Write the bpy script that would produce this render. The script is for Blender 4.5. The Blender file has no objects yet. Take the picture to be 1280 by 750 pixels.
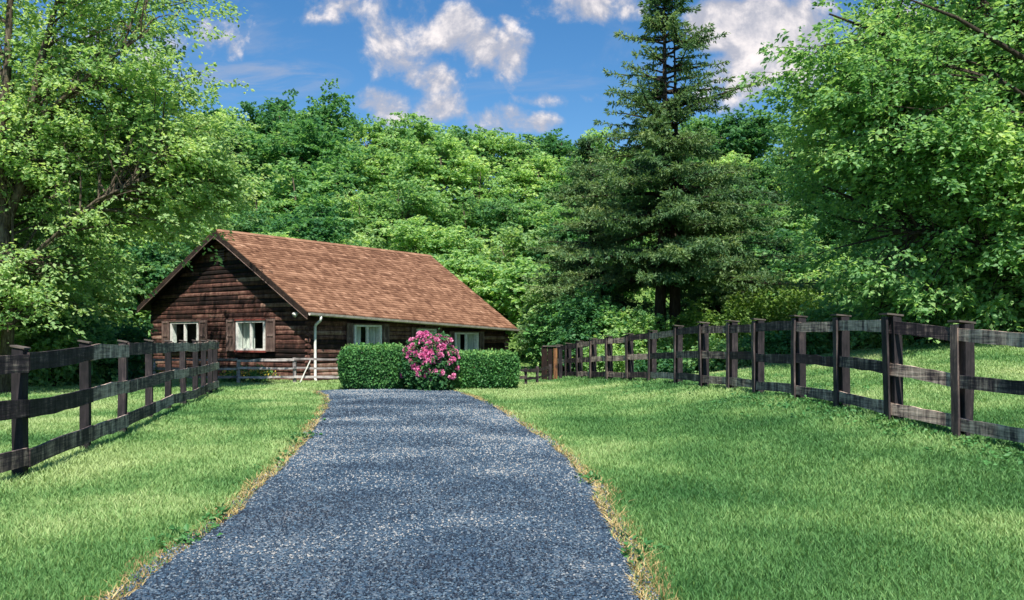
import bpy, math, random
import numpy as np

R = math.radians
SC = bpy.context.scene
COL = SC.collection
F = 1100.0                      # focal length in pixels of the 1280 px wide photograph
CAMZ = 1.5

# ------------------------------------------------------------------ camera, sky, sun, exposure
cd = bpy.data.cameras.new('camera')
cd.sensor_width = 36.0
cd.lens = F / 1280 * 36.0
cd.shift_y = 49 / 1280
cd.clip_start = 0.05
cd.clip_end = 3000
cam = bpy.data.objects.new('camera', cd)
COL.objects.link(cam)
cam.location = (0, 0, CAMZ)
cam.rotation_euler = (R(90), 0, 0)
SC.camera = cam

SUN_EL = 58.0
SUN_DIR = np.array([0.10, -0.90])              # horizontal direction towards the sun (x right, y away)
SUN_DIR = SUN_DIR / np.linalg.norm(SUN_DIR)
sd = bpy.data.lights.new('sun', 'SUN')
sd.energy = 4.4
sd.angle = R(0.55)
sd.color = (1.0, 0.93, 0.80)
sun = bpy.data.objects.new('sun', sd)
COL.objects.link(sun)
ce = math.cos(R(SUN_EL))
from mathutils import Vector
sv = Vector((SUN_DIR[0] * ce, SUN_DIR[1] * ce, math.sin(R(SUN_EL))))
sun.rotation_euler = sv.to_track_quat('Z', 'Y').to_euler()
sun.location = (30, -10, 40)

SC.view_settings.view_transform = 'Standard'
SC.view_settings.look = 'None'
SC.view_settings.gamma = 1
SC.view_settings.use_curve_mapping = False
SC.view_settings.exposure = 1.10
SC.cycles.max_bounces = 8
SC.cycles.diffuse_bounces = 5
SC.cycles.glossy_bounces = 2
SC.cycles.transmission_bounces = 4
SC.cycles.transparent_max_bounces = 8
SC.cycles.caustics_reflective = False
SC.cycles.caustics_refractive = False
SC.cycles.use_denoising = True


def build_world():
    w = bpy.data.worlds.new('World')
    SC.world = w
    w.use_nodes = True
    nt = w.node_tree
    N, L = nt.nodes, nt.links
    N.clear()

    def nd(t, **kw):
        n = N.new(t)
        for k, v in kw.items():
            setattr(n, k, v)
        return n

    def m(op, a, b=None, c=None, clamp=False):
        n = nd('ShaderNodeMath', operation=op, use_clamp=clamp)
        for i, v in enumerate((a, b, c)):
            if v is None:
                continue
            if isinstance(v, (int, float)):
                n.inputs[i].default_value = v
            else:
                L.new(v, n.inputs[i])
        return n.outputs[0]
    out = nd('ShaderNodeOutputWorld')
    bg = nd('ShaderNodeBackground')
    bg.inputs[1].default_value = 0.135
    sky = nd('ShaderNodeTexSky')
    sky.sky_type = 'NISHITA'
    sky.sun_disc = False
    sky.sun_elevation = R(SUN_EL)
    sky.sun_rotation = math.atan2(SUN_DIR[0], SUN_DIR[1])
    sky.air_density = 1.0
    sky.dust_density = 0.3
    sky.ozone_density = 3.0
    hs = nd('ShaderNodeHueSaturation')
    hs.inputs['Saturation'].default_value = 1.30
    hs.inputs['Value'].default_value = 0.50
    L.new(sky.outputs[0], hs.inputs['Color'])
    tc = nd('ShaderNodeTexCoord')
    sx = nd('ShaderNodeSeparateXYZ')
    L.new(tc.outputs['Generated'], sx.inputs[0])
    yy = m('MAXIMUM', sx.outputs[1], 0.05)
    u = m('DIVIDE', sx.outputs[0], yy)
    v = m('DIVIDE', sx.outputs[2], yy)
    cv = nd('ShaderNodeCombineXYZ')
    L.new(u, cv.inputs[0]); L.new(v, cv.inputs[1])

    def noise(scale, detail, rough, dist=0.0, stretch=(1, 1, 1), off=(0, 0, 0)):
        mp = nd('ShaderNodeMapping')
        mp.inputs['Scale'].default_value = stretch
        mp.inputs['Location'].default_value = off
        L.new(cv.outputs[0], mp.inputs[0])
        n = nd('ShaderNodeTexNoise')
        n.inputs['Scale'].default_value = scale
        n.inputs['Detail'].default_value = detail
        n.inputs['Roughness'].default_value = rough
        n.inputs['Distortion'].default_value = dist
        L.new(mp.outputs[0], n.inputs['Vector'])
        return n.outputs['Fac']
    n1 = noise(11, 9, 0.60, 0.3)
    n2 = noise(34, 7, 0.62, 0.2)
    n3 = noise(9, 8, 0.6, 0.5, (1, 5.0, 1))
    big = noise(3.0, 4, 0.5)
    # cumulus puffs: centre and radii in tangent-plane units of the sky
    puffs = [(291, 30, 24, 40, .72), (262, 38, 20, 18, .6), (520, 46, 52, 36, .72), (565, 38, 34, 32, .95), (545, 100, 28, 22, .9),
             (548, 132, 30, 22, .85), (600, 60, 34, 30, .95), (635, 66, 26, 34, .95), (482, 135, 30, 20, .8),
             (622, 150, 34, 16, .85), (675, 155, 24, 12, .7), (730, 5, 66, 24, .85), (420, 6, 40, 18, .6), (500, 10, 50, 20, .55),
             (905, 36, 46, 34, 2.2), (950, 52, 50, 46, 2.4), (990, 34, 30, 24, 1.6), (925, 85, 50, 40, 1.5), (1005, 55, 60, 50, .9), (905, 110, 44, 34, .9),
             (480, 20, 30, 30, .5), (510, 80, 30, 26, .6), (1150, 40, 90, 50, .8), (100, 60, 90, 30, .6), (700, 124, 40, 8, .5), (640, 24, 22, 8, .55), (400, 20, 40, 12, .5)]
    acc = None
    for (px, py, rx, ry, s) in puffs:
        uu = m('MULTIPLY', m('SUBTRACT', u, (px - 640) / F), F / (rx * 1.35))
        vv = m('MULTIPLY', m('SUBTRACT', v, (424 - py) / F), F / (ry * 1.35))
        d = m('ADD', m('MULTIPLY', uu, uu), m('MULTIPLY', vv, vv))
        g = m('MULTIPLY', m('SUBTRACT', 1.0, d), s)
        acc = g if acc is None else m('SMOOTH_MAX', acc, g, 0.15)
    acc = m('MAXIMUM', acc, -0.6)
    field = m('ADD', acc, m('MULTIPLY', m('SUBTRACT', n1, 0.52), 4.2))
    field = m('ADD', field, m('MULTIPLY', m('SUBTRACT', n2, 0.5), 1.5))
    mask = m('SMOOTHSTEP', field, 0.05, 1.35) if False else None
    mr = nd('ShaderNodeMapRange', interpolation_type='SMOOTHSTEP')
    L.new(field, mr.inputs[0])
    mr.inputs[1].default_value = -0.05
    mr.inputs[2].default_value = 1.0
    cum = mr.outputs[0]
    # thin cirrus streaks
    wu = m('MULTIPLY', m('SUBTRACT', u, (320 - 640) / F), F / 125)
    wv = m('MULTIPLY', m('SUBTRACT', v, (424 - 98) / F), F / 30)
    wd = m('SUBTRACT', 1.0, m('ADD', m('MULTIPLY', wu, wu), m('MULTIPLY', wv, wv)), clamp=True)
    mr2 = nd('ShaderNodeMapRange', interpolation_type='SMOOTHSTEP')
    L.new(n3, mr2.inputs[0])
    mr2.inputs[1].default_value = 0.36
    mr2.inputs[2].default_value = 0.66
    cir = m('MULTIPLY', m('MULTIPLY', mr2.outputs[0], wd), 0.75)
    mr3 = nd('ShaderNodeMapRange', interpolation_type='SMOOTHSTEP')
    L.new(noise(5, 8, .62, .6, (1, 3.2, 1), (3, 1, 0)), mr3.inputs[0])
    mr3.inputs[1].default_value = 0.50
    mr3.inputs[2].default_value = 0.80
    veil = m('MULTIPLY', mr3.outputs[0], 0.30)
    tot = m('MAXIMUM', m('MAXIMUM', cum, cir), veil)
    tot = m('MULTIPLY', tot, 0.97)
    # cloud body: bright where dense, cooler grey towards its base and thin parts
    ccol = nd('ShaderNodeMix', data_type='RGBA')
    ccol.inputs[6].default_value = (1.75, 1.8, 2.1, 1)
    ccol.inputs[7].default_value = (3.9, 3.6, 3.5, 1)
    n1u = noise(11, 9, 0.60, 0.3, off=(-.006, .016, 0))
    rel = m('MULTIPLY', m('SUBTRACT', n1, n1u), 5.5)
    shade = nd('ShaderNodeMapRange', interpolation_type='SMOOTHSTEP')
    L.new(m('ADD', m('ADD', m('MULTIPLY', m('MINIMUM', field, 1.6), .7), m('MULTIPLY', m('SUBTRACT', n2, .5), 2.0)), rel), shade.inputs[0])
    shade.inputs[1].default_value = 0.2
    shade.inputs[2].default_value = 1.9
    L.new(shade.outputs[0], ccol.inputs[0])
    mix = nd('ShaderNodeMix', data_type='RGBA')
    L.new(tot, mix.inputs[0])
    L.new(hs.outputs[0], mix.inputs[6])
    L.new(ccol.outputs[2], mix.inputs[7])
    L.new(mix.outputs[2], bg.inputs[0])
    L.new(bg.outputs[0], out.inputs[0])


build_world()

# ------------------------------------------------------------------ helpers


def tag(o, label=None, cat=None, group=None, kind=None):
    if label: o['label'] = label
    if cat: o['category'] = cat
    if group: o['group'] = group
    if kind: o['kind'] = kind
    return o


def empty(name, loc, rz=0.0):
    o = bpy.data.objects.new(name, None)
    o.location = loc
    o.rotation_euler = (0, 0, rz)
    COL.objects.link(o)
    return o


def np_mesh(name, V, faces_flat, sizes, mat, tint=None, smooth=False):
    me = bpy.data.meshes.new(name)
    V = np.asarray(V, dtype=np.float32)
    faces_flat = np.asarray(faces_flat, dtype=np.int32)
    sizes = np.asarray(sizes, dtype=np.int32)
    me.vertices.add(len(V))
    me.vertices.foreach_set('co', V.ravel())
    me.loops.add(len(faces_flat))
    me.loops.foreach_set('vertex_index', faces_flat)
    me.polygons.add(len(sizes))
    starts = np.concatenate([[0], np.cumsum(sizes)[:-1]]).astype(np.int32)
    me.polygons.foreach_set('loop_start', starts)
    try:
        me.polygons.foreach_set('loop_total', sizes)
    except Exception:
        pass
    me.polygons.foreach_set('use_smooth', np.full(len(sizes), bool(smooth)))
    if tint is not None:
        a = me.attributes.new('tint', 'FLOAT', 'POINT')
        a.data.foreach_set('value', np.asarray(tint, dtype=np.float32))
    me.update(calc_edges=True)
    me.materials.append(mat)
    return me


def link_mesh(name, me, parent=None):
    o = bpy.data.objects.new(name, me)
    COL.objects.link(o)
    if parent is not None:
        o.parent = parent
    return o


class MB:
    """collects polygons into ONE mesh"""

    def __init__(self):
        self.V, self.F, self.T = [], [], []

    def add(self, verts, faces, tint=0.5):
        b = len(self.V)
        self.V.extend([tuple(v) for v in verts])
        self.T.extend([tint] * len(verts))
        self.F.extend([[i + b for i in f] for f in faces])

    def hexa(self, p, tint=0.5):
        """8 corners: bottom 0-3 counter-clockwise, top 4-7"""
        self.add(p, [(0, 3, 2, 1), (4, 5, 6, 7), (0, 1, 5, 4), (1, 2, 6, 5), (2, 3, 7, 6), (3, 0, 4, 7)], tint)

    def box(self, c, s, tint=0.5):
        x, y, z = c; a, b, d = s[0] / 2, s[1] / 2, s[2] / 2
        self.hexa([(x - a, y - b, z - d), (x + a, y - b, z - d), (x + a, y + b, z - d), (x - a, y + b, z - d),
                   (x - a, y - b, z + d), (x + a, y - b, z + d), (x + a, y + b, z + d), (x - a, y + b, z + d)], tint)

    def tube(self, pts, radii, sides=7, tint=0.5, cap=True):
        pts = [np.array(p, float) for p in pts]
        n = len(pts)
        V = []
        ref = None
        for i in range(n):
            d = pts[min(i + 1, n - 1)] - pts[max(i - 1, 0)]
            d = d / (np.linalg.norm(d) + 1e-9)
            if ref is None:
                ref = np.array([1, 0, 0]) if abs(d[0]) < .8 else np.array([0, 1, 0])
            a = ref - d * np.dot(ref, d); a /= (np.linalg.norm(a) + 1e-9)
            ref = a
            b = np.cross(d, a)
            for k in range(sides):
                t = 2 * math.pi * k / sides
                V.append(pts[i] + radii[i] * (a * math.cos(t) + b * math.sin(t)))
        Fc = []
        for i in range(n - 1):
            for k in range(sides):
                k2 = (k + 1) % sides
                Fc.append((i * sides + k, i * sides + k2, (i + 1) * sides + k2, (i + 1) * sides + k))
        if cap:
            Fc.append(tuple(range(sides - 1, -1, -1)))
            Fc.append(tuple((n - 1) * sides + k for k in range(sides)))
        self.add(V, Fc, tint)

    def build(self, name, mat, parent=None, smooth=False):
        fl = [i for f in self.F for i in f]
        me = np_mesh(name, self.V, fl, [len(f) for f in self.F], mat, self.T, smooth)
        return link_mesh(name, me, parent)


def sst(x):
    x = np.clip(x, 0, 1)
    return x * x * (3 - 2 * x)


def _hash(ix, iy, seed):
    h = (ix * 374761393 + iy * 668265263 + seed * 974711) & 0xffffffff
    h = ((h ^ (h >> 13)) * 1274126177) & 0xffffffff
    return ((h ^ (h >> 16)) & 0xffff) / 65535.0


def vnoise(x, y, seed=0):
    x = np.asarray(x, float); y = np.asarray(y, float)
    ix = np.floor(x).astype(np.int64); iy = np.floor(y).astype(np.int64)
    fx = x - ix; fy = y - iy
    fx = fx * fx * (3 - 2 * fx); fy = fy * fy * (3 - 2 * fy)
    a = _hash(ix, iy, seed); b = _hash(ix + 1, iy, seed)
    c = _hash(ix, iy + 1, seed); d = _hash(ix + 1, iy + 1, seed)
    return (a * (1 - fx) + b * fx) * (1 - fy) + (c * (1 - fx) + d * fx) * fy


def fbm(x, y, seed=0, oct=4):
    s = 0; a = .5; t = 0
    for i in range(oct):
        s = s + a * vnoise(x, y, seed + i * 17); t += a
        x = np.asarray(x) * 2.03 + 11.3; y = np.asarray(y) * 2.03 + 5.7; a *= .5
    return s / t


RP = []      # right fence posts: x px, top px, base px measured on the photograph
for (px, tp, bp) in [(1205, 402, 549), (1120, 393, 527), (1055, 394, 511), (1000, 395, 501), (950, 399, 493), (916, 401, 488), (882, 403, 484),
                     (849, 407, 480), (816, 413, 478), (788, 417, 476.5), (763, 420, 475.5), (742, 423, 474.5), (725, 426, 474), (711, 429, 473.5), (700, 431, 473)]:
    h = bp - tp
    d = F * 1.5 / h
    if px < 830:
        k = [816, 788, 763, 742, 725, 711, 700].index(px)
        d = [25.2, 26.6, 28.0, 29.3, 30.6, 31.8, 32.9][k]
    RP.append([(px - 640) / F * d, d, CAMZ - (bp - 424) / F * d, CAMZ - (tp - 424) / F * d])
# continue towards and past the camera, out of the frame
RP = [[6.35, 7.0, .05, 1.52], [6.15, 8.5, .14, 1.60], [5.97, 9.9, .19, 1.67]] + RP
RP = np.array(RP)
FZ = np.stack([RP[:, 1], RP[:, 0], RP[:, 2] + .0], 1)


def terrain(X, Y):
    X = np.asarray(X, float); Y = np.asarray(Y, float)
    h = .36 * sst((X - 1.6 - np.maximum(0, 9 - Y) * .15) / 3.4) * sst((Y - 4) / 8) * (1 - sst((Y - 24) / 10))
    h = h + 1.0 * sst((X - 4.6) / 8.5) * sst((Y - 9) / 17)
    h = h + 0.8 * sst((X - 6) / 14) * sst((Y - 28) / 14)
    hill = 22 * sst((Y - 46) / 110) + 7 * sst((Y - 130) / 120)
    hill = hill * (0.86 + .28 * vnoise(X / 45 + 3, Y / 60, 5))
    f0 = np.interp(Y, FZ[:, 0], FZ[:, 1])
    base_f = .36 * sst((f0 - 1.6 - np.maximum(0, 9 - Y) * .15) / 3.4) * sst((Y - 4) / 8) * (1 - sst((Y - 24) / 10)) + 1.0 * sst((f0 - 4.6) / 8.5) * sst((Y - 9) / 17)
    zf = np.interp(Y, FZ[:, 0], FZ[:, 2]) - .05
    dx = X - f0
    h = h + (zf - base_f) * np.exp(-(dx / np.where(dx < 0, 1.5, 2.2)) ** 2) * sst((Y - 4) / 3) * (1 - sst((Y - 31) / 6))
    und = (fbm(X / 3.2, Y / 3.2, 9) - .5) * .10 * sst((np.abs(X + 1) - 4.2) / 3) * (1 - np.exp(-(dx / 1.2) ** 2))
    return h + hill + und


def terr(x, y):
    return float(terrain(x, y))

# ------------------------------------------------------------------ materials


class Mt:
    def __init__(self, name):
        self.m = bpy.data.materials.new(name)
        self.m.use_nodes = True
        self.nt = self.m.node_tree
        self.N, self.L = self.nt.nodes, self.nt.links
        self.N.clear()
        self.out = self.N.new('ShaderNodeOutputMaterial')
        self.p = self.N.new('ShaderNodeBsdfPrincipled')
        self.L.new(self.p.outputs[0], self.out.inputs[0])
        self._tc = None

    def nd(self, t, **kw):
        n = self.N.new(t)
        for k, v in kw.items():
            setattr(n, k, v)
        return n

    def coord(self, kind='Object', scale=(1, 1, 1), rot=(0, 0, 0)):
        if self._tc is None:
            self._tc = self.nd('ShaderNodeTexCoord')
        mp = self.nd('ShaderNodeMapping')
        mp.inputs['Scale'].default_value = scale
        mp.inputs['Rotation'].default_value = rot
        self.L.new(self._tc.outputs[kind], mp.inputs[0])
        return mp.outputs[0]

    def pos(self, scale=(1, 1, 1)):
        g = self.nd('ShaderNodeNewGeometry')
        mp = self.nd('ShaderNodeMapping')
        mp.inputs['Scale'].default_value = scale
        self.L.new(g.outputs['Position'], mp.inputs[0])
        return mp.outputs[0]

    def noise(self, vec, scale, detail=4, rough=.55, dist=0):
        n = self.nd('ShaderNodeTexNoise')
        n.inputs['Scale'].default_value = scale
        n.inputs['Detail'].default_value = detail
        n.inputs['Roughness'].default_value = rough
        n.inputs['Distortion'].default_value = dist
        if vec is not None:
            self.L.new(vec, n.inputs['Vector'])
        return n.outputs['Fac']

    def voro(self, vec, scale, out='Color'):
        n = self.nd('ShaderNodeTexVoronoi')
        n.inputs['Scale'].default_value = scale
        self.L.new(vec, n.inputs['Vector'])
        return n.outputs[out]

    def attr(self, name='tint'):
        n = self.nd('ShaderNodeAttribute')
        n.attribute_name = name
        return n.outputs['Fac']

    def ramp(self, fac, stops):
        r = self.nd('ShaderNodeValToRGB')
        e = r.color_ramp.elements
        while len(e) < len(stops):
            e.new(0.5)
        for el, (p, c) in zip(e, stops):
            el.position = p
            el.color = (*c, 1)
        self.L.new(fac, r.inputs[0])
        return r.outputs[0]

    def mix(self, a, b, fac, blend='MIX'):
        n = self.nd('ShaderNodeMix', data_type='RGBA', blend_type=blend)
        for i, v in ((0, fac), (6, a), (7, b)):
            if isinstance(v, (int, float)):
                n.inputs[i].default_value = v
            elif isinstance(v, tuple):
                n.inputs[i].default_value = (*v, 1)
            else:
                self.L.new(v, n.inputs[i])
        return n.outputs[2]

    def math(self, op, a, b=0.0, clamp=False):
        n = self.nd('ShaderNodeMath', operation=op, use_clamp=clamp)
        for i, v in enumerate((a, b)):
            if isinstance(v, (int, float)):
                n.inputs[i].default_value = v
            else:
                self.L.new(v, n.inputs[i])
        return n.outputs[0]

    def bump(self, h, strength=.5, dist=.01):
        n = self.nd('ShaderNodeBump')
        n.inputs['Strength'].default_value = strength
        n.inputs['Distance'].default_value = dist
        self.L.new(h, n.inputs['Height'])
        self.L.new(n.outputs[0], self.p.inputs['Normal'])

    def base(self, c):
        if isinstance(c, tuple):
            self.p.inputs['Base Color'].default_value = (*c, 1)
        else:
            self.L.new(c, self.p.inputs['Base Color'])

    def rough(self, r, spec=.3):
        self.p.inputs['Roughness'].default_value = r
        self.p.inputs['Specular IOR Level'].default_value = spec


def leaf_mat(name, stops, trans=.55, rand=.12, rough=.5, spec=.22, tcol=(1.15, 1.12, .62), scale=.35):
    t = Mt(name)
    f = t.attr()
    n = t.noise(t.pos(), scale, 2)
    f2 = t.math('ADD', t.math('MULTIPLY', f, .7), t.math('MULTIPLY', t.math('SUBTRACT', n, .35), .9), clamp=True)
    if rand:
        oi = t.nd('ShaderNodeObjectInfo')
        f2 = t.math('ADD', f2, t.math('MULTIPLY', t.math('SUBTRACT', oi.outputs['Random'], .5), rand * 2), clamp=True)
    c = t.ramp(f2, stops)
    t.base(c)
    t.rough(rough, spec)
    tr = t.nd('ShaderNodeBsdfTranslucent')
    tc = t.mix(c, tcol, 1.0, 'MULTIPLY')
    t.L.new(tc, tr.inputs[0])
    ms = t.nd('ShaderNodeMixShader')
    ms.inputs[0].default_value = trans
    t.L.new(t.p.outputs[0], ms.inputs[1])
    t.L.new(tr.outputs[0], ms.inputs[2])
    t.L.new(ms.outputs[0], t.out.inputs[0])
    return t.m


def wood_mat(name, stops, scale=(1, 1, 1), bump=.6, rough=.8, grain=14, tintw=.5, vertical=False, streak=False):
    t = Mt(name)
    st = (grain, grain, .9) if vertical else (.9, .9, grain)
    n = t.noise(t.coord('Object', st), 2.2, 8, .70, .4)
    n2 = t.noise(t.coord('Object', (1, 1, .5)), 5.5, 6, .68)
    f = t.math('ADD', t.math('MULTIPLY', n, .80), t.math('SUBTRACT', t.math('MULTIPLY', n2, .85), .32))
    f = t.math('ADD', f, t.math('MULTIPLY', t.math('SUBTRACT', t.attr(), .5), tintw), clamp=True)
    if streak:
        n3 = t.noise(t.coord('Object', (7, 7, .8)), 2.0, 6, .7)
        f = t.math('ADD', f, t.math('MULTIPLY', t.math('SUBTRACT', n3, .5), .9), clamp=True)
    t.base(t.ramp(f, stops))
    t.rough(rough, .25)
    t.bump(n, bump, .012)
    return t.m


M = {}
# lawn
t = Mt('lawn_soil')
p = t.pos()
a = t.noise(p, .55, 5, .6)
b = t.noise(p, 26, 5, .7)
f = t.math('ADD', t.math('MULTIPLY', a, .6), t.math('MULTIPLY', b, .4))
t.base(t.ramp(f, [(.3, (.045, .09, .028)), (.5, (.11, .19, .05)), (.7, (.24, .32, .10))]))
t.rough(.95, .1)
t.bump(b, .8, .03)
M['lawn'] = t.m

t = Mt('gravel_surface')
p = t.pos()
v1 = t.voro(p, 62)
v2 = t.voro(p, 62, 'Distance')
v3 = t.voro(p, 150)
g1 = t.nd('ShaderNodeSeparateColor'); t.L.new(v1, g1.inputs[0])
g2 = t.nd('ShaderNodeSeparateColor'); t.L.new(v3, g2.inputs[0])
a = t.noise(t.pos((.8, .45, 1)), 1.1, 6, .62)
f = t.math('ADD', t.math('MULTIPLY', g1.outputs[0], .42), t.math('MULTIPLY', g2.outputs[1], .25))
f = t.math('ADD', f, t.math('MULTIPLY', t.math('SUBTRACT', a, .35), 1.1), clamp=True)
t.base(t.ramp(f, [(0.05, (.006, .018, .042)), (.45, (.026, .060, .110)), (.75, (.105, .135, .17)), (1, (.27, .255, .25))]))
t.rough(.85, .3)
t.bump(v2, 1.0, .012)
M['gravel'] = t.m

t = Mt('gravel_stone')
t.base(t.ramp(t.attr(), [(0, (.004, .012, .028)), (.3, (.020, .046, .082)), (.5, (.052, .098, .152)), (.78, (.125, .16, .195)), (1, (.30, .295, .285))]))
t.rough(.75, .35)
M['stone'] = t.m

t = Mt('dry_verge')
p = t.pos()
a = t.noise(p, 6, 6, .65)
b = t.noise(p, 70, 4, .7)
f = t.math('ADD', t.math('MULTIPLY', a, .6), t.math('MULTIPLY', b, .4))
t.base(t.ramp(f, [(.3, (.09, .07, .03)), (.5, (.30, .22, .11)), (.7, (.50, .38, .22))]))
t.rough(.95, .1)
t.bump(b, .9, .02)
M['verge'] = t.m

M['grass'] = leaf_mat('grass_blades', [(0, (0.046, 0.147, 0.045)), (.35, (0.121, 0.265, 0.086)), (.65, (0.250, 0.402, 0.147)), (1, (0.454, 0.549, 0.264))],
                      trans=.30, rand=0, scale=.45, rough=.55)
M['dry_grass'] = leaf_mat('dry_grass_blades', [(0, (.16, .13, .05)), (.5, (.42, .33, .15)), (1, (.62, .50, .27))], trans=.2, rand=0)
M['leaf_light'] = leaf_mat('leaf_light', [(0, (0.098, 0.211, 0.095)), (.4, (0.257, 0.436, 0.185)), (.75, (0.477, 0.647, 0.305)), (1, (0.707, 0.818, 0.453))], rand=.05)
M['leaf_right'] = leaf_mat('leaf_right', [(0, (0.079, 0.200, 0.094)), (.4, (0.202, 0.400, 0.162)), (.75, (0.390, 0.586, 0.234)), (1, (0.636, 0.758, 0.342))], rand=.05)
M['leaf_forest'] = leaf_mat('leaf_forest', [(0, (0.051, 0.165, 0.077)), (.35, (0.153, 0.337, 0.134)), (.7, (0.334, 0.537, 0.224)), (1, (0.603, 0.770, 0.364))], rand=.30, scale=.12)
M['leaf_dark'] = leaf_mat('leaf_dark', [(0, (0.028, 0.104, 0.053)), (.45, (0.074, 0.221, 0.093)), (.8, (0.168, 0.364, 0.132)), (1, (0.298, 0.494, 0.189))], rand=.15)
M['leaf_bright'] = leaf_mat('leaf_bright', [(0, (0.090, 0.200, 0.051)), (.45, (0.219, 0.375, 0.108)), (.8, (0.388, 0.550, 0.201)), (1, (0.534, 0.675, 0.318))], rand=.1)
M['leaf_hedge'] = leaf_mat('leaf_hedge', [(0, (0.031, 0.117, 0.043)), (.45, (0.088, 0.247, 0.074)), (.8, (0.220, 0.403, 0.122)), (1, (0.479, 0.650, 0.219))], rand=.05, trans=.25)
M['needle'] = leaf_mat('needles', [(0, (0.030, 0.089, 0.054)), (.4, (0.083, 0.180, 0.086)), (.75, (0.209, 0.317, 0.136)), (1, (0.434, 0.490, 0.247))], rand=.05, trans=.4)
M['petal'] = leaf_mat('petals', [(0, (.52, .06, .26)), (.5, (.80, .26, .52)), (1, (.90, .58, .70))], rand=0, trans=.3, tcol=(1, .8, .9), scale=2)
M['yellow'] = leaf_mat('yellow_petals', [(0, (.55, .40, .05)), (1, (.8, .65, .12))], rand=0, trans=.2, tcol=(1, 1, .7))

t = Mt('bark')
n = t.noise(t.coord('Object', (6, 6, 1.2)), 3, 8, .65, .4)
t.base(t.ramp(n, [(.3, (.022, .018, .014)), (.5, (.085, .068, .052)), (.7, (.20, .17, .13))]))
t.rough(.9, .15)
t.bump(n, 1, .04)
M['bark'] = t.m
t = Mt('bark_dark')
n = t.noise(t.coord('Object', (8, 8, 1.2)), 3, 8, .65, .4)
t.base(t.ramp(n, [(.3, (.010, .009, .008)), (.55, (.045, .036, .028)), (.75, (.11, .085, .065))]))
t.rough(.9, .15)
t.bump(n, 1, .04)
M['bark_dark'] = t.m

M['fence_rail'] = wood_mat('weathered_rail', streak=True, stops= [(.25, (0.010, 0.008, 0.012)), (.48, (0.041, 0.031, 0.037)), (.62, (0.143, 0.107, 0.099)), (.78, (0.428, 0.329, 0.270)), (1, (0.814, 0.642, 0.524))], grain=16, tintw=.55)
M['fence_post'] = wood_mat('dark_post', [(.25, (0.007, 0.007, 0.009)), (.5, (0.025, 0.021, 0.025)), (.72, (0.081, 0.064, 0.064)), (.9, (0.251, 0.191, 0.161))], grain=14, vertical=True, tintw=.5)
M['fence_cap'] = wood_mat('post_cap_wood', [(.3, (.025, .022, .02)), (.7, (.12, .10, .09))], grain=8)
M['grey_rail'] = wood_mat('silvered_rail', [(.25, (.06, .055, .058)), (.5, (.21, .19, .195)), (.75, (.45, .42, .42))], grain=14)
M['log'] = wood_mat('log_siding', [(.2, (0.005, 0.003, 0.003)), (.40, (0.028, 0.014, 0.012)), (.60, (0.101, 0.045, 0.036)), (.80, (0.229, 0.135, 0.105)), (1, (0.370, 0.280, 0.231))],
                    grain=11, tintw=.55, bump=.8)
M['dark_wood'] = wood_mat('dark_trim', [(.3, (.008, .006, .006)), (.6, (.035, .022, .018)), (.85, (.10, .06, .045))], grain=8)
M['shutter'] = wood_mat('shutter_wood', [(.3, (.05, .033, .03)), (.6, (.14, .095, .085)), (.85, (.28, .21, .19))], grain=7, vertical=True)
M['gate_wood'] = wood_mat('gate_boards', [(.3, (0.010, 0.005, 0.004)), (.6, (0.042, 0.019, 0.014)), (.9, (0.245, 0.120, 0.051))], grain=9, vertical=True, tintw=.9)

t = Mt('shingles')
p = t.coord('Object')
n = t.noise(p, 1.4, 6, .65)
n2 = t.noise(t.coord('Object', (1, 1, 1)), 22, 4, .7)
f = t.math('ADD', t.math('MULTIPLY', t.attr(), .52), t.math('MULTIPLY', t.math('SUBTRACT', n, .22), .55))
f = t.math('ADD', f, t.math('MULTIPLY', t.math('SUBTRACT', n2, .5), .5), clamp=True)
t.base(t.ramp(f, [(0, (.05, .020, .012)), (.35, (.150, .076, .047)), (.68, (.30, .170, .112)), (1, (.58, .42, .32))]))
t.rough(.9, .15)
t.bump(n2, .5, .01)
M['shingle'] = t.m

t = Mt('white_paint')
n = t.noise(t.coord('Object'), 9, 6, .6)
t.base(t.ramp(n, [(.3, (.50, .50, .49)), (.6, (.76, .76, .74))]))
t.rough(.5, .4)
M['white'] = t.m
t = Mt('gutter_metal')
n = t.noise(t.coord('Object'), 5, 6, .6)
t.base(t.ramp(n, [(.3, (.25, .23, .21)), (.65, (.46, .43, .39))]))
t.rough(.55, .4)
M['gutter'] = t.m
t = Mt('red_trim')
t.base((.22, .055, .045)); t.rough(.7)
M['redtrim'] = t.m
t = Mt('curtain')
n = t.noise(t.coord('Object', (9, 9, .6)), 3, 3)
t.base(t.ramp(n, [(.3, (.42, .43, .42)), (.7, (.80, .80, .76))]))
t.rough(.9)
M['curtain'] = t.m
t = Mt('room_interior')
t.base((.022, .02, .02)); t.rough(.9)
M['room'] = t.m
t = Mt('window_glass')
tr = t.nd('ShaderNodeBsdfTransparent'); tr.inputs[0].default_value = (.86, .92, .90, 1)
gl = t.nd('ShaderNodeBsdfGlossy'); gl.inputs['Roughness'].default_value = .03
fr = t.nd('ShaderNodeLayerWeight'); fr.inputs[0].default_value = .3
ms = t.nd('ShaderNodeMixShader')
t.L.new(t.math('ADD', t.math('MULTIPLY', t.math('POWER', fr.outputs[1], 4.0), .4), .025), ms.inputs[0]); t.L.new(tr.outputs[0], ms.inputs[1]); t.L.new(gl.outputs[0], ms.inputs[2])
t.L.new(ms.outputs[0], t.out.inputs[0])
M['glass'] = t.m

# ------------------------------------------------------------------ ground
def pxg(px, py, z=0.0):
    """a measured point of the flat ground in metres"""
    Y = F * (CAMZ - z) / (py - 424.0)
    return ((px - 640) / F * Y, Y)


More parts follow.
